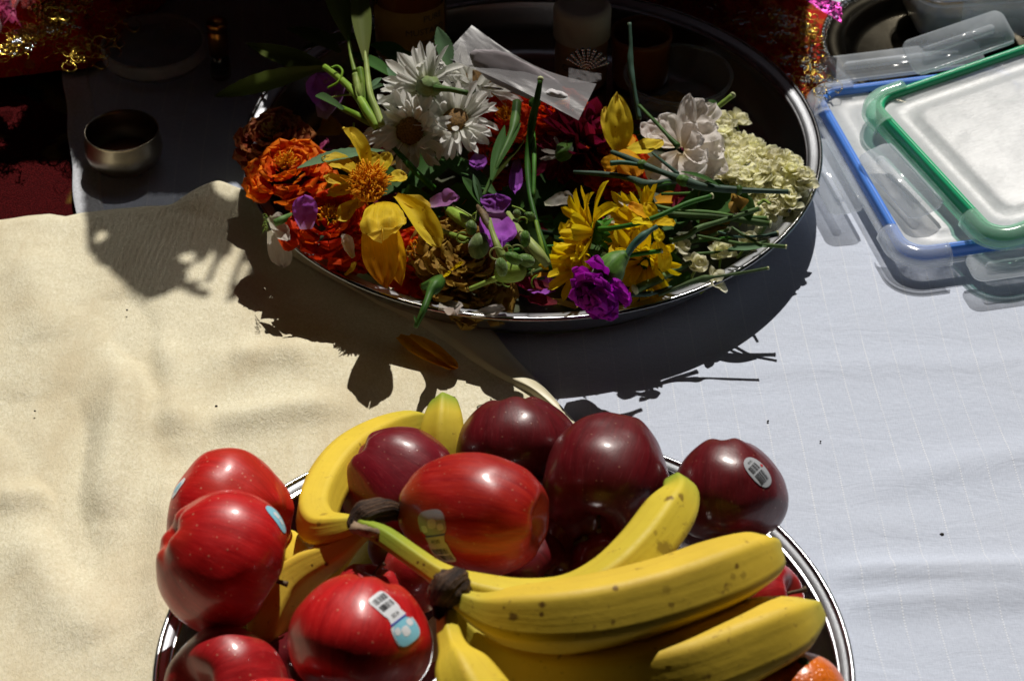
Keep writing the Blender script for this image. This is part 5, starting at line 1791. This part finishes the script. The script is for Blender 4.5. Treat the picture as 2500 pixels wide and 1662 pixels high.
def bagp(off):
    def f(s, t):
        a = q00.lerp(q10, s)
        b_ = q01.lerp(q11, s)
        p = a.lerp(b_, t)
        w = math.sin(s * PI) * math.sin(t * PI)
        n1 = noise.noise(Vector((s * 4 + off * 3, t * 4 + s * 2, off)))
        n2 = noise.noise(Vector((s * 14, t * 30 + s * 9, off + 4)))
        p = p + VU * (-.004 * math.sin(s * PI) * (t - .2) * 2.2)
        return p + VC * (.0045 * off * w + .0016 * n1 + .00022 * n2)
    return f


for off in (-1, 1):
    build('film', sheet(60, 36, bagp(off)), M['bag'], bg, MI)
build('loose_corner', sheet(14, 10, lambda s, t: at(1388 + 80 * s, 166 + 34 * t * (1 - .5 * s * s) + 14 * s, .098) + VC * .002 * noise.noise(Vector((s * 5, t * 4, 0)))), M['cornerfilm'], bg, MI)
M['powder'] = simple('white_powder', (.72, .70, .72), .9, 0, nz=.08, scale=500, bump=.4)
for (u, v, rx, ry, a) in ((1362, 232, 27, 10, -14), (1345, 226, 15, 8, 10)):
    p = at(u, v, .1015)
    build('powder', local(blob('p', (size(rx, p), size(ry, p), .002), 20, 10, .3, 2, u), MI @ frame(p, VC, VR) @ Matrix.Rotation(R(a), 4, 'Z')), M['powder'], bg)
M['pinkpowder'] = simple('pale_pink_contents', (.30, .27, .285), .9, 0, nz=.12, scale=60, bump=.3)
p = at(1262, 186, .0995)
build('contents', local(blob('p', (size(128, p), size(38, p), .0016), 30, 12, .25, 2, 3), MI @ frame(p, VC, VR) @ Matrix.Rotation(R(-24), 4, 'Z')), M['pinkpowder'], bg)


# ------------------------------------------------------------------ bottles and jars at the back of the tray
def lat(name, prof, mat, parent, seg=48, loc=(0, 0, 0), label=None):
    return build(name, lathe(prof, seg), mat, parent, Matrix.Translation(loc), label)


M['oil'] = simple('amber_oil', (.20, .045, .008), .15, 0, nz=.1, Coat_Weight=.5)
M['oillabel'] = simple('yellow_label', (.42, .24, .05), .5, 0, nz=.1)
p = at(1005, 168, .005)
r = size(90, at(1005, 100, .04))
t = thing('oil_bottle', 'amber mustard oil bottle with a yellow label at the back of the tray', 'bottle', p)
lat('bottle', [(0, 0), (r * .92, 0), (r, .004), (r, .13), (r * .8, .15), (r * .35, .165), (r * .35, .185), (0, .186)], M['oil'], t)


def wraplabel(parent, r, z0, z1, a0, a1, mat, name='label', curve=0.0):
    vs, fs, uv = [], [], []
    n = 30
    for i in range(n + 1):
        a = R(a0 + (a1 - a0) * i / n)
        for j in range(9):
            z = z0 + (z1 - z0) * j / 8
            vs.append((r * math.sin(a), -r * math.cos(a), z))
            uv.append((i / n, j / 8))
    fs = [(i * 9 + j, (i + 1) * 9 + j, (i + 1) * 9 + j + 1, i * 9 + j + 1) for i in range(n) for j in range(8)]
    return build(name, (vs, fs, uv), mat, parent)


def wraptext(parent, body, sz, r, acen, z, mat, name='print'):
    V, F = text2(body, sz)
    vs = [(r * math.sin(R(acen) + x / r), -r * math.cos(R(acen) + x / r), z + y) for x, y in V]
    return obj(name, mesh(name, vs, F, smooth=False), M[mat], parent)


lb = wraplabel(t, r + .0004, .020, .062, -68, 68, M['oillabel'])
wraptext(lb, 'PURE', .007, r + .0009, 40, .056, 'ink')
wraptext(lb, 'MUSTARD', .0068, r + .0009, 28, .046, 'ink')
wraptext(lb, 'सरसों', .0075, r + .0009, 28, .036, 'ink')
wraptext(lb, 'OIL', .006, r + .0009, 30, .027, 'ink')

M['capwhite'] = simple('off_white_cap', (.60, .52, .42), .5, 0, nz=.06)
M['tan'] = simple('tan_label', (.40, .22, .12), .5, 0, nz=.1)
p = at(1418, 196, .006)
r = size(66, at(1418, 120, .03))
t = thing('jar', 'small tan jar with an off-white screw cap at the back of the tray', 'jar', p)
lat('body', [(0, 0), (r * .9, 0), (r * .97, .003), (r * .97, .034), (r, .036), (r, .04)], M['tan'], t)
lat('cap', [(r * 1.0, .038), (r * 1.06, .039), (r * 1.06, .060), (r * .95, .063), (r * .80, .0635), (r * .78, .0615), (0, .0615)], M['capwhite'], t)
wraptext(t, 'CITE', .007, r * .97 + .0005, -25, .020, 'ink')

M['ambercup'] = simple('amber_plastic', (.26, .075, .012), .3, 0, nz=.1)
p = at(1562, 195, .006)
r = size(76, at(1562, 120, .04))
t = thing('jar', 'open orange plastic jar at the back of the tray', 'jar', p)
lat('body', [(0, .001), (r * .86, .001), (r * .9, .003), (r * .97, .034), (r, .036), (r, .040), (r * .94, .040), (r * .92, .030), (r * .84, .008), (0, .008)], M['ambercup'], t)

M['turmeric'] = simple('turmeric_powder', (.35, .20, .03), .9, 0, nz=.25, scale=300, bump=.8)
p = at(1652, 262, .006)
r = size(134, at(1652, 215, .03))
t = thing('round_plastic', 'round clear plastic tub with a little yellow powder', 'tub', p)
lat('body', [(0, .001), (r * .80, .001), (r * .84, .003), (r * .95, .024), (r, .0255), (r, .027), (r * .95, .0272), (r * .93, .0255), (r * .82, .004), (0, .003)], M['cleardim'], t)
lat('lip', [(r * .945, .0275), (r * .96, .0288), (r * .995, .0288), (r * 1.01, .0275), (r, .026)], M['clear'], t)
build('powder', blob('pw', (r * .45, r * .3, .005), 24, 10, .4, 2, 2), M['turmeric'], t, Matrix.Translation((-.005, -.003, .005)))

# silver shell ornament beside the bag
t, MI = worldthing('shell_ornament', 'small beaded silver and copper shell behind the right end of the plastic bag', 'ornament', at(1430, 150, .07))
mb = MB()
for k in range(9):
    a = R(20 + k * 16)
    p0 = at(1432, 172, .066)
    for s in range(1, 8):
        d = .0016 * s
        q = p0 + VR * math.cos(a) * d * 1.3 + VU * math.sin(a) * d * 1.25
        mb.add(*blob('b', (.0007 + .00012 * s,) * 3, 8, 6), mtx=MI @ Matrix.Translation(q))
o = obj('beads', mb.build('beads'), M['silverbead'], t)
o['kind'] = 'stuff'
build('shell', local(petalpx((1432, 174, .064), (1432, 120, .072), 60, curl=.3, cup=.3, tip=.8), MI), M['goldcap'], t)

# ------------------------------------------------------------------ left side: bowl, vial, plastic lid
p = at(307, 402, .001)
rr = size(90, at(302, 315, .028))
t = thing('metal_bowl', 'small round-bellied metal bowl on the white cloth', 'bowl', p)
lat('bowl', [(0, .0008), (rr * .55, .0008), (rr * .82, .003), (rr * 1.0, .008), (rr * 1.06, .014), (rr * 1.04, .020), (rr * .99, .0265), (rr * 1.0, .0285), (rr * .985, .0288), (rr * .965, .0265), (rr * 1.0, .0195), (rr * 1.01, .014), (rr * .95, .009), (rr * .78, .005), (rr * .5, .0032), (0, .0030)], M['brass'], t, 96)
M['oilred'] = simple('red_brown_liquid', (.34, .10, .03), .35, 0, nz=.05)
lat('contents', [(0, .0072), (rr * .90, .0072)], M['oilred'], t)
p = at(540, 186, .001)
t = thing('vial', 'tiny dark glass vial with a copper coloured cap', 'vial', p)
r = size(25, p)
M['darkglass'] = simple('dark_glass', (.02, .022, .02), .08, 0, nz=.05, Coat_Weight=.6)
M['glassbase'] = clearmat('glass_base', (.35, .35, .35), .25, .08)
lat('glass_base', [(0, 0), (r * .95, 0), (r, .002), (r, .010)], M['glassbase'], t, 32)
lat('liquid', [(0, .003), (r * .85, .004), (r * .9, .008), (r * .9, .020), (r * .6, .022), (0, .022)], M['darkglass'], t, 32)
lat('cap', [(0, .020), (r * .98, .020), (r * .98, .037), (r * .88, .0385), (r * .90, .040), (r * 1.0, .041), (r * 1.02, .044), (r * .9, .0465), (r * .5, .048), (0, .0484)], M['goldcap'], t, 32)
p = at(375, 112, .012)
r = size(128, p)
t = thing('round_plastic', 'round clear plastic tub lid lying in the shade at the upper left', 'lid', p)  # a loose container lid lying flat, not a tub
lat('disc', [(0, 0), (r * .90, 0), (r * .92, .002), (r * .95, .003)], M['clear'], t, 80)
lat('rim', [(r * .93, .003), (r * .95, .0045), (r * .99, .0045), (r * 1.0, .003), (r, -.004), (r * 1.005, -.005)], M['frost'], t, 80)
lat('tub', [(r * .97, -.004), (r * .90, -.0105), (0, -.0108)], M['cleardim'], t, 80)


# ------------------------------------------------------------------ red and gold cloths
def crumple(corners, amp, seed, mat, parent, name, nx=90, ny=60, base=.01):
    a, b_, c, d = [at(u, v, 0) for u, v in corners]
    def f(s, t):
        p = a.lerp(b_, s).lerp(d.lerp(c, s), t)
        e = min(1, min(s, 1 - s, t, 1 - t) * 6)
        h = base + amp * (.5 + .8 * noise.noise(Vector((s * 4 + seed, t * 4, seed))) + .45 * abs(noise.noise(Vector((s * 9, t * 11, seed + 2)))) + .12 * noise.noise(Vector((s * 30, t * 30, seed))))
        w = .006 * noise.noise(Vector((s * 7, t * 7, seed + 7)))
        return (p.x + w, p.y + w, max(.004, h * math.sin(e * PI / 2)) + .003)
    return build(name, sheet(nx, ny, f), M[mat], parent)


def trim(path, n, spread, seed, parent, mat='goldthread', z0=.01, z1=.04, loop=14, rad=1.5, name='gold_loops', beads=0, beadname='silver_beads', org=None):
    rnd = random.Random(seed)
    MI = Matrix.Translation(-Vector(parent.location))
    mb, mc = MB(), MB()
    S = spline(path, 60)
    for k in range(n):
        q = S[rnd.randrange(61)]
        u, v = q[0] + rnd.gauss(0, spread), q[1] + rnd.gauss(0, spread * .7)
        z = rnd.uniform(z0, z1)
        r_ = loop * rnd.uniform(.5, 1.2)
        a0 = rnd.uniform(0, 360)
        sw = rnd.uniform(120, 340)
        pts = [(u + r_ * math.cos(R(a)), v + r_ * rnd.uniform(.5, 1.) * math.sin(R(a)), z + rnd.uniform(-.0015, .0015), rad) for a in np.linspace(a0, a0 + sw, 7)]
        mb.add(*tubepx(pts, n=14, sides=4, cap=False))
        if rnd.random() < beads:
            p_ = at(u, v, z + .002)
            for i in range(4):
                mc.add(*blob('b', (.0011, .0011, .0008), 8, 6), mtx=Matrix.Translation(p_ + Vector((i * .0022 * rnd.uniform(.6, 1), i * .0012 * rnd.uniform(-1, 1), 0))))
    mb.v = [MI @ v for v in mb.v]
    o = obj(name, mb.build(name), M[mat], parent)
    o['kind'] = 'stuff'
    if mc.v:
        mc.v = [MI @ v for v in mc.v]
        o = obj(beadname, mc.build(beadname), M['silverbead'], parent)
        o['kind'] = 'stuff'


lc = thing('red_cloth', 'crumpled red cloth with gold loops in the upper left corner', 'cloth', at(150, 80, 0), group='red and gold festive cloths')
cl = crumple([(-200, 235), (225, 185), (540, -100), (-200, -160)], .034, 1.0, 'redcloth', lc, 'fabric', base=.028)
for v_ in cl.data.vertices:
    v_.co = v_.co - Vector(lc.location)
trim([(10, 135), (50, 95), (95, 75), (135, 60), (165, 25), (200, -10)], 260, 17, 3, lc, z0=.040, z1=.066, beads=.15)
trim([(120, 120), (200, 130), (230, 110), (300, 40)], 60, 22, 4, lc, z0=.045, z1=.06, loop=18, rad=1.0, name='gold_embroidery')
trim([(100, 10), (125, 40), (135, -10)], 30, 12, 9, lc, z0=.06, z1=.075, loop=16, rad=3.0, name='gold_rings')

rc = thing('red_cloth', 'red cloth with gold loops and silver beads between the flower tray and the dark plate', 'cloth', at(1850, 60, 0), group='red and gold festive cloths')
cr = crumple([(1480, 60), (2005, 300), (2035, -120), (1400, -150)], .018, 4.0, 'redcloth', rc, 'fabric', base=.004)
for v_ in cr.data.vertices:
    v_.co = v_.co - Vector(rc.location)
trim([(1870, 20), (1925, 70), (1965, 120), (1985, 180), (2005, 230)], 130, 20, 5, rc, z0=.012, z1=.03, loop=16, rad=.9, beads=.35)
trim([(1960, 10), (1975, 60), (1990, 110)], 60, 10, 6, rc, z0=.02, z1=.034, loop=8, rad=1.6, name='gold_edging')
trim([(1700, 20), (1800, 40), (1870, 110), (1940, 170)], 70, 26, 7, rc, z0=.012, z1=.025, loop=16, rad=.8, name='gold_embroidery', beads=.3)

M['sequin'] = simple('magenta_sequins', (.45, .02, .28), .25, .6, nz=.45, scale=500, bump=1.0)
t, MI = worldthing('sequin_ribbon', 'magenta sequined ribbon end hanging in at the top right', 'ribbon', at(2000, 20, .05))
build('ribbon', sheet(24, 14, lambda s, tt_: at(1955 + 100 * s - 10 * tt_ * (1 - s), -30 + 40 * s + 48 * tt_ * (.35 + .65 * s), .055) + VC * (.003 * noise.noise(Vector((s * 6, tt_ * 5, 3))))), M['sequin'], t, MI)
mb = MB()
for k in range(90):
    s, q = random.random(), random.random()
    p_ = at(1955 + 100 * s - 10 * q * (1 - s), -30 + 40 * s + 40 * q * (.35 + .65 * s), .057)
    nrm = Vector((random.gauss(0, .5), -1 + random.gauss(0, .5), 1 + random.gauss(0, .5)))
    mb.add(*lathe([(0, 0), (.0009, 0)], 6), mtx=MI @ frame(p_, nrm))
o = obj('sequins', mb.build('sequins', smooth=False), simple('silver_violet_sequin', (.7, .4, .8), .2, 1.0), t)
o['kind'] = 'stuff'

# clear bag with pink petals in the very corner
t, MI = worldthing('plastic_bag', 'clear bag of pink petals at the extreme upper left corner', 'bag', at(20, 60, .05))
for k in range(9):
    u, v = random.uniform(-40, 60), random.uniform(0, 62)
    build('petal', local(petalpx((u, v + 15, .05), (u + random.uniform(-30, 30), v - 25, .065), 42, seed=k, ruffle=.15), MI), M['pink'], t)
build('film', sheet(20, 40, lambda s, q: at(-120 + 175 * s * (1 - .6 * q) + 12 * math.sin(q * 9), -60 + 320 * q, .072 - .05 * q) + VC * .006 * noise.noise(Vector((s * 4, q * 9, 1)))), M['clear'], t, MI)

# ------------------------------------------------------------------ dark plate and food box, top right
p = at(2312, 150, .006)
r = size(312, p)
t = thing('steel_plate', 'tarnished steel plate with a beaded rim at the top right', 'plate', at(2312, 150, .0015))
lat('plate', [(0, .001), (r * .70, .001), (r * .74, .002), (r * .80, .011), (r * .86, .0135), (r * .96, .0150), (r * .965, .0142), (r * .85, .0122), (r * .76, .004), (r * .70, .0003), (0, .0002)], M['oldsteel_shaded'], t, 120)
for k in range(120):
    a = 2 * PI * k / 120
    if k == 0:
        bead = mesh('bead', *blob('bead', (.0019, .0026, .0019), 8, 6))
        bead.materials.append(M['silverbead'])
    if math.sin(a) > -.75:
        obj('bead', bead, None, t, Matrix.Translation((r * .985 * math.cos(a), r * .985 * math.sin(a), .0145)) @ Matrix.Rotation(a + .5, 4, 'Z'))
M['food'] = simple('mottled_food', (.38, .30, .18), .7, 0, nz=.45, scale=120, bump=.6)


def rrect(hx, hy, rad, n=8):
    out = []
    for (cx, cy, a0) in ((hx - rad, hy - rad, 0), (-hx + rad, hy - rad, 90), (-hx + rad, -hy + rad, 180), (hx - rad, -hy + rad, 270)):
        for k in range(n + 1):
            a = R(a0 + 90 * k / n)
            out.append((cx + rad * math.cos(a), cy + rad * math.sin(a)))
    return out


def loft(layers, capb=False, capt=False):
    """layers: lists of xyz loops of equal length"""
    n = len(layers[0])
    vs = [p_ for L in layers for p_ in L]
    fs = []
    for i in range(len(layers) - 1):
        for j in range(n):
            k = (j + 1) % n
            fs.append((i * n + j, i * n + k, (i + 1) * n + k, (i + 1) * n + j))
    if capb:
        fs.append(tuple(range(n))[::-1])
    if capt:
        fs.append(tuple((len(layers) - 1) * n + j for j in range(n)))
    uv = [(j / n, i / max(1, len(layers) - 1)) for i in range(len(layers)) for j in range(n)]
    return vs, fs, uv


def loop3(hx, hy, rad, z, n=8):
    return [(x, y, z) for x, y in rrect(hx, hy, rad, n)]


bx, by = .043, .040
t = thing('food_box', 'clear plastic food box of mottled brown food standing on the tarnished plate', 'box', mtx=Matrix.Translation(at(2345, 40, .012)) @ Matrix.Rotation(R(8), 4, 'Z'))
build('box', loft([loop3(bx * .80, by * .80, .016, .001), loop3(bx * .90, by * .90, .018, .003), loop3(bx * .96, by * .96, .018, .012), loop3(bx, by, .018, .036)], capb=True), M['clear'], t)
build('food', loft([loop3(bx * .76, by * .76, .015, .0016), loop3(bx * .88, by * .88, .017, .004), loop3(bx * .94, by * .94, .017, .012), loop3(bx * .955, by * .955, .017, .026)], capb=True, capt=True), M['food'], t)
build('rim', loft([loop3(bx * 1.0, by * 1.0, .018, .034), loop3(bx * 1.06, by * 1.06, .020, .035), loop3(bx * 1.06, by * 1.06, .020, .038), loop3(bx * .98, by * .98, .018, .038)]), M['clearrim'], t)
build('lid', loft([loop3(bx * 1.04, by * 1.04, .02, .040), loop3(bx * 1.04, by * 1.04, .02, .045), loop3(bx * .98, by * .98, .018, .0455)], capt=True), M['frost'], t)
build('seal', loft([loop3(bx * 1.0, by * 1.0, .018, .0385), loop3(bx * 1.02, by * 1.02, .018, .0395)]), M['blueseal'], t)
build('latch_tab', loft([loop3(.026, .0012, .001, .008), loop3(.026, .0012, .001, .042)], capb=True, capt=True), M['clearrim'], t, Matrix.Translation((.012, -by * 1.10, 0)) @ Matrix.Rotation(R(-6), 4, 'X'))


# ------------------------------------------------------------------ snap lids
def boxlid(label, corner, head, hx, hy, zc, sealmat, edgemat, tilt, tabs, org_z):
    """corner: far left corner; along: direction of the left edge (towards the viewer)"""
    yd = Vector((math.cos(R(head)), math.sin(R(head)), 0))
    xd = Vector((-yd.y, yd.x, 0)) * -1
    c = corner + xd * hx - yd * hy
    c.z = zc
    Mx = Matrix((xd, yd, Vector((0, 0, 1)))).transposed().to_4x4()
    Mx.translation = c
    Mx = Mx @ Matrix.Rotation(R(tilt[0]), 4, 'X') @ Matrix.Rotation(R(tilt[1]), 4, 'Y')
    t = thing('box_lid', label, 'lid', mtx=Mx, group='snap-on food box lids')
    rd = .022
    # panel with raised frosted centre
    build('panel', loft([loop3(hx - .010, hy - .010, rd - .008, .0050), loop3(hx - .014, hy - .014, rd - .010, .0052), loop3(hx - .016, hy - .016, rd - .010, .0032), loop3(hx - .026, hy - .026, rd - .010, .0028), loop3(hx - .030, hy - .030, rd - .012, .0048), loop3(hx - .034, hy - .034, rd - .012, .0054)], capt=True), M['frost'], t)
    build('seal', loft([loop3(hx - .0118, hy - .0118, rd - .008, .0040), loop3(hx - .0118, hy - .0118, rd - .008, .0088), loop3(hx - .0108, hy - .0108, rd - .0072, .0098), loop3(hx - .0095, hy - .0095, rd - .0065, .0100), loop3(hx - .0076, hy - .0076, rd - .005, .0098), loop3(hx - .0064, hy - .0064, rd - .004, .0086), loop3(hx - .0064, hy - .0064, rd - .004, .0010)]), M[sealmat], t)
    build('seal_groove', loft([loop3(hx - .0100, hy - .0100, rd - .0070, .0101), loop3(hx - .0098, hy - .0098, rd - .0068, .0103), loop3(hx - .0088, hy - .0088, rd - .0060, .0103), loop3(hx - .0086, hy - .0086, rd - .0058, .0101)]), M[sealmat], t)
    build('rim', loft([loop3(hx - .0062, hy - .0062, rd - .004, .0022), loop3(hx - .0010, hy - .0010, rd - .001, .0026), loop3(hx - .0006, hy - .0006, rd - .001, .0012), loop3(hx - .0062, hy - .0062, rd - .004, .0008)]), M[edgemat], t)
    # clear guards round the four corners
    for (cx_, cy_, a0_) in ((hx - rd, hy - rd, 0), (-hx + rd, hy - rd, 90), (-hx + rd, -hy + rd, 180), (hx - rd, -hy + rd, 270)):
        sec = [(-.0105, .0112), (-.0060, .0122), (-.0015, .0108), (.0012, .0075), (.0022, .0015), (.0014, .0008), (.0002, .0065), (-.0022, .0095), (-.0062, .0108), (-.0103, .0104)]
        rows = []
        for q in range(19):
            f_ = q / 18
            ext = .014
            if f_ < .25:
                a_, sl_ = 0.0, -(1 - f_ / .25) * ext
            elif f_ > .75:
                a_, sl_ = 90.0, (f_ - .75) / .25 * ext
            else:
                a_, sl_ = (f_ - .25) / .5 * 90, 0.0
            aa = R(a0_ + a_)
            nx_, ny_ = math.cos(aa), math.sin(aa)
            bx_, by_ = cx_ + rd * nx_ - ny_ * sl_, cy_ + rd * ny_ + nx_ * sl_
            rows.append([(bx_ + nx_ * o_, by_ + ny_ * o_, z_) for o_, z_ in sec])
        m_ = len(sec)
        gvs = [p_ for row in rows for p_ in row]
        gfs = [(a * m_ + b_, a * m_ + (b_ + 1) % m_, (a + 1) * m_ + (b_ + 1) % m_, (a + 1) * m_ + b_) for a in range(18) for b_ in range(m_)]
        gfs += [tuple(range(m_)), tuple(18 * m_ + k_ for k_ in range(m_))[::-1]]
        obj('corner_guard', mesh('corner_guard', gvs, gfs), M['clearrim' if edgemat == 'clearrim' else 'guardgreen'], t)
    for (side, w, ang, ln) in tabs:
        # hinged flap with an inner slot bar
        if side == 'left':
            T = Matrix.Translation((-hx - .001, 0, .006)) @ Matrix.Rotation(R(180), 4, 'Z')
        elif side == 'right':
            T = Matrix.Translation((hx + .001, 0, .006))
        elif side == 'near':
            T = Matrix.Translation((0, -hy - .001, .006)) @ Matrix.Rotation(R(-90), 4, 'Z')
        else:
            T = Matrix.Translation((0, hy + .001, .006)) @ Matrix.Rotation(R(90), 4, 'Z')
        T = T @ Matrix.Rotation(R(-ang), 4, 'Y')
        def prof2(z):
            pts = [(x + ln / 2, y, z) for x, y in rrect(ln / 2, w / 2, .007, 6)]
            return pts
        tb = build('latch_tab', loft([prof2(0), prof2(.0013)], capb=True, capt=True), M['clearrim'], t, T)
        build('slot_bar', loft([[(ln * .55 + x, y, .0014) for x, y in rrect(.0032, w * .36, .0028, 4)], [(ln * .55 + x * .8, y * .97, .0038) for x, y in rrect(.0032, w * .36, .0028, 4)]], capt=True), M['clearrim'], tb, T)
        build('hinge', tube([(.0012, -w * .46, .001, .0011), (.0012, 0, .001, .0011), (.0012, w * .46, .001, .0011)], n=6, sides=8), M['clear'], tb, T)
    # clear corner guards
    return t


zb = .011
boxlid('clear box lid with a blue seal, lying on the white cloth under the green one', at(1950, 240, zb), 102.5, .080, .103, zb + .001, 'blueseal', 'clearrim', (0, 0),
       [('left', .085, -4, .024), ('near', .075, -6, .024), ('far', .12, 12, .026)], zb)
zg = .024
boxlid('clear box lid with a green seal, resting on top of the blue one', at(2082, 258, zg + .004), 112.5, .090, .090, zg + .011, 'greenseal', 'cleargreen', (1.0, -6.5),
       [('left', .075, -8, .026), ('far', .080, 28, .028), ('near', .07, -6, .024)], zg)

# specks of lint on the cloths
LW = {(1875, 1028): 'just beyond the right apple', (2300, 1303): 'largest one, right of the fruit tray', (2003, 1077): 'right of the stickered dark apple', (96, 1345): 'near the lower left edge',
      (528, 991): 'above the left apples', (310, 757): 'at the edge of the dappled shadow', (85, 1003): 'at the left edge, halfway down', (645, 706): 'inside the flower tray shadow'}
for (u, v, s, z) in ((1875, 1028, 5, .0015), (2300, 1303, 9, .0015), (2003, 1077, 4, .0015), (96, 1345, 8, .009), (528, 991, 5, .009), (310, 757, 4, .008), (85, 1003, 4, .008), (645, 706, 4, .008)):
    p = at(u, v, z)
    o = build('lint_speck', blob('sp', (size(s, p) * .6, size(s, p) * .4, .0006), 8, 6, .8, 3, u), M['lint'])
    o.location = p
    tag(o, 'tiny dark speck of lint on the %s, %s' % (('white tablecloth' if u > 1500 else 'cream blanket'), LW[(u, v)]), 'lint', 'specks on the %s' % ('tablecloth' if u > 1500 else 'blanket'))
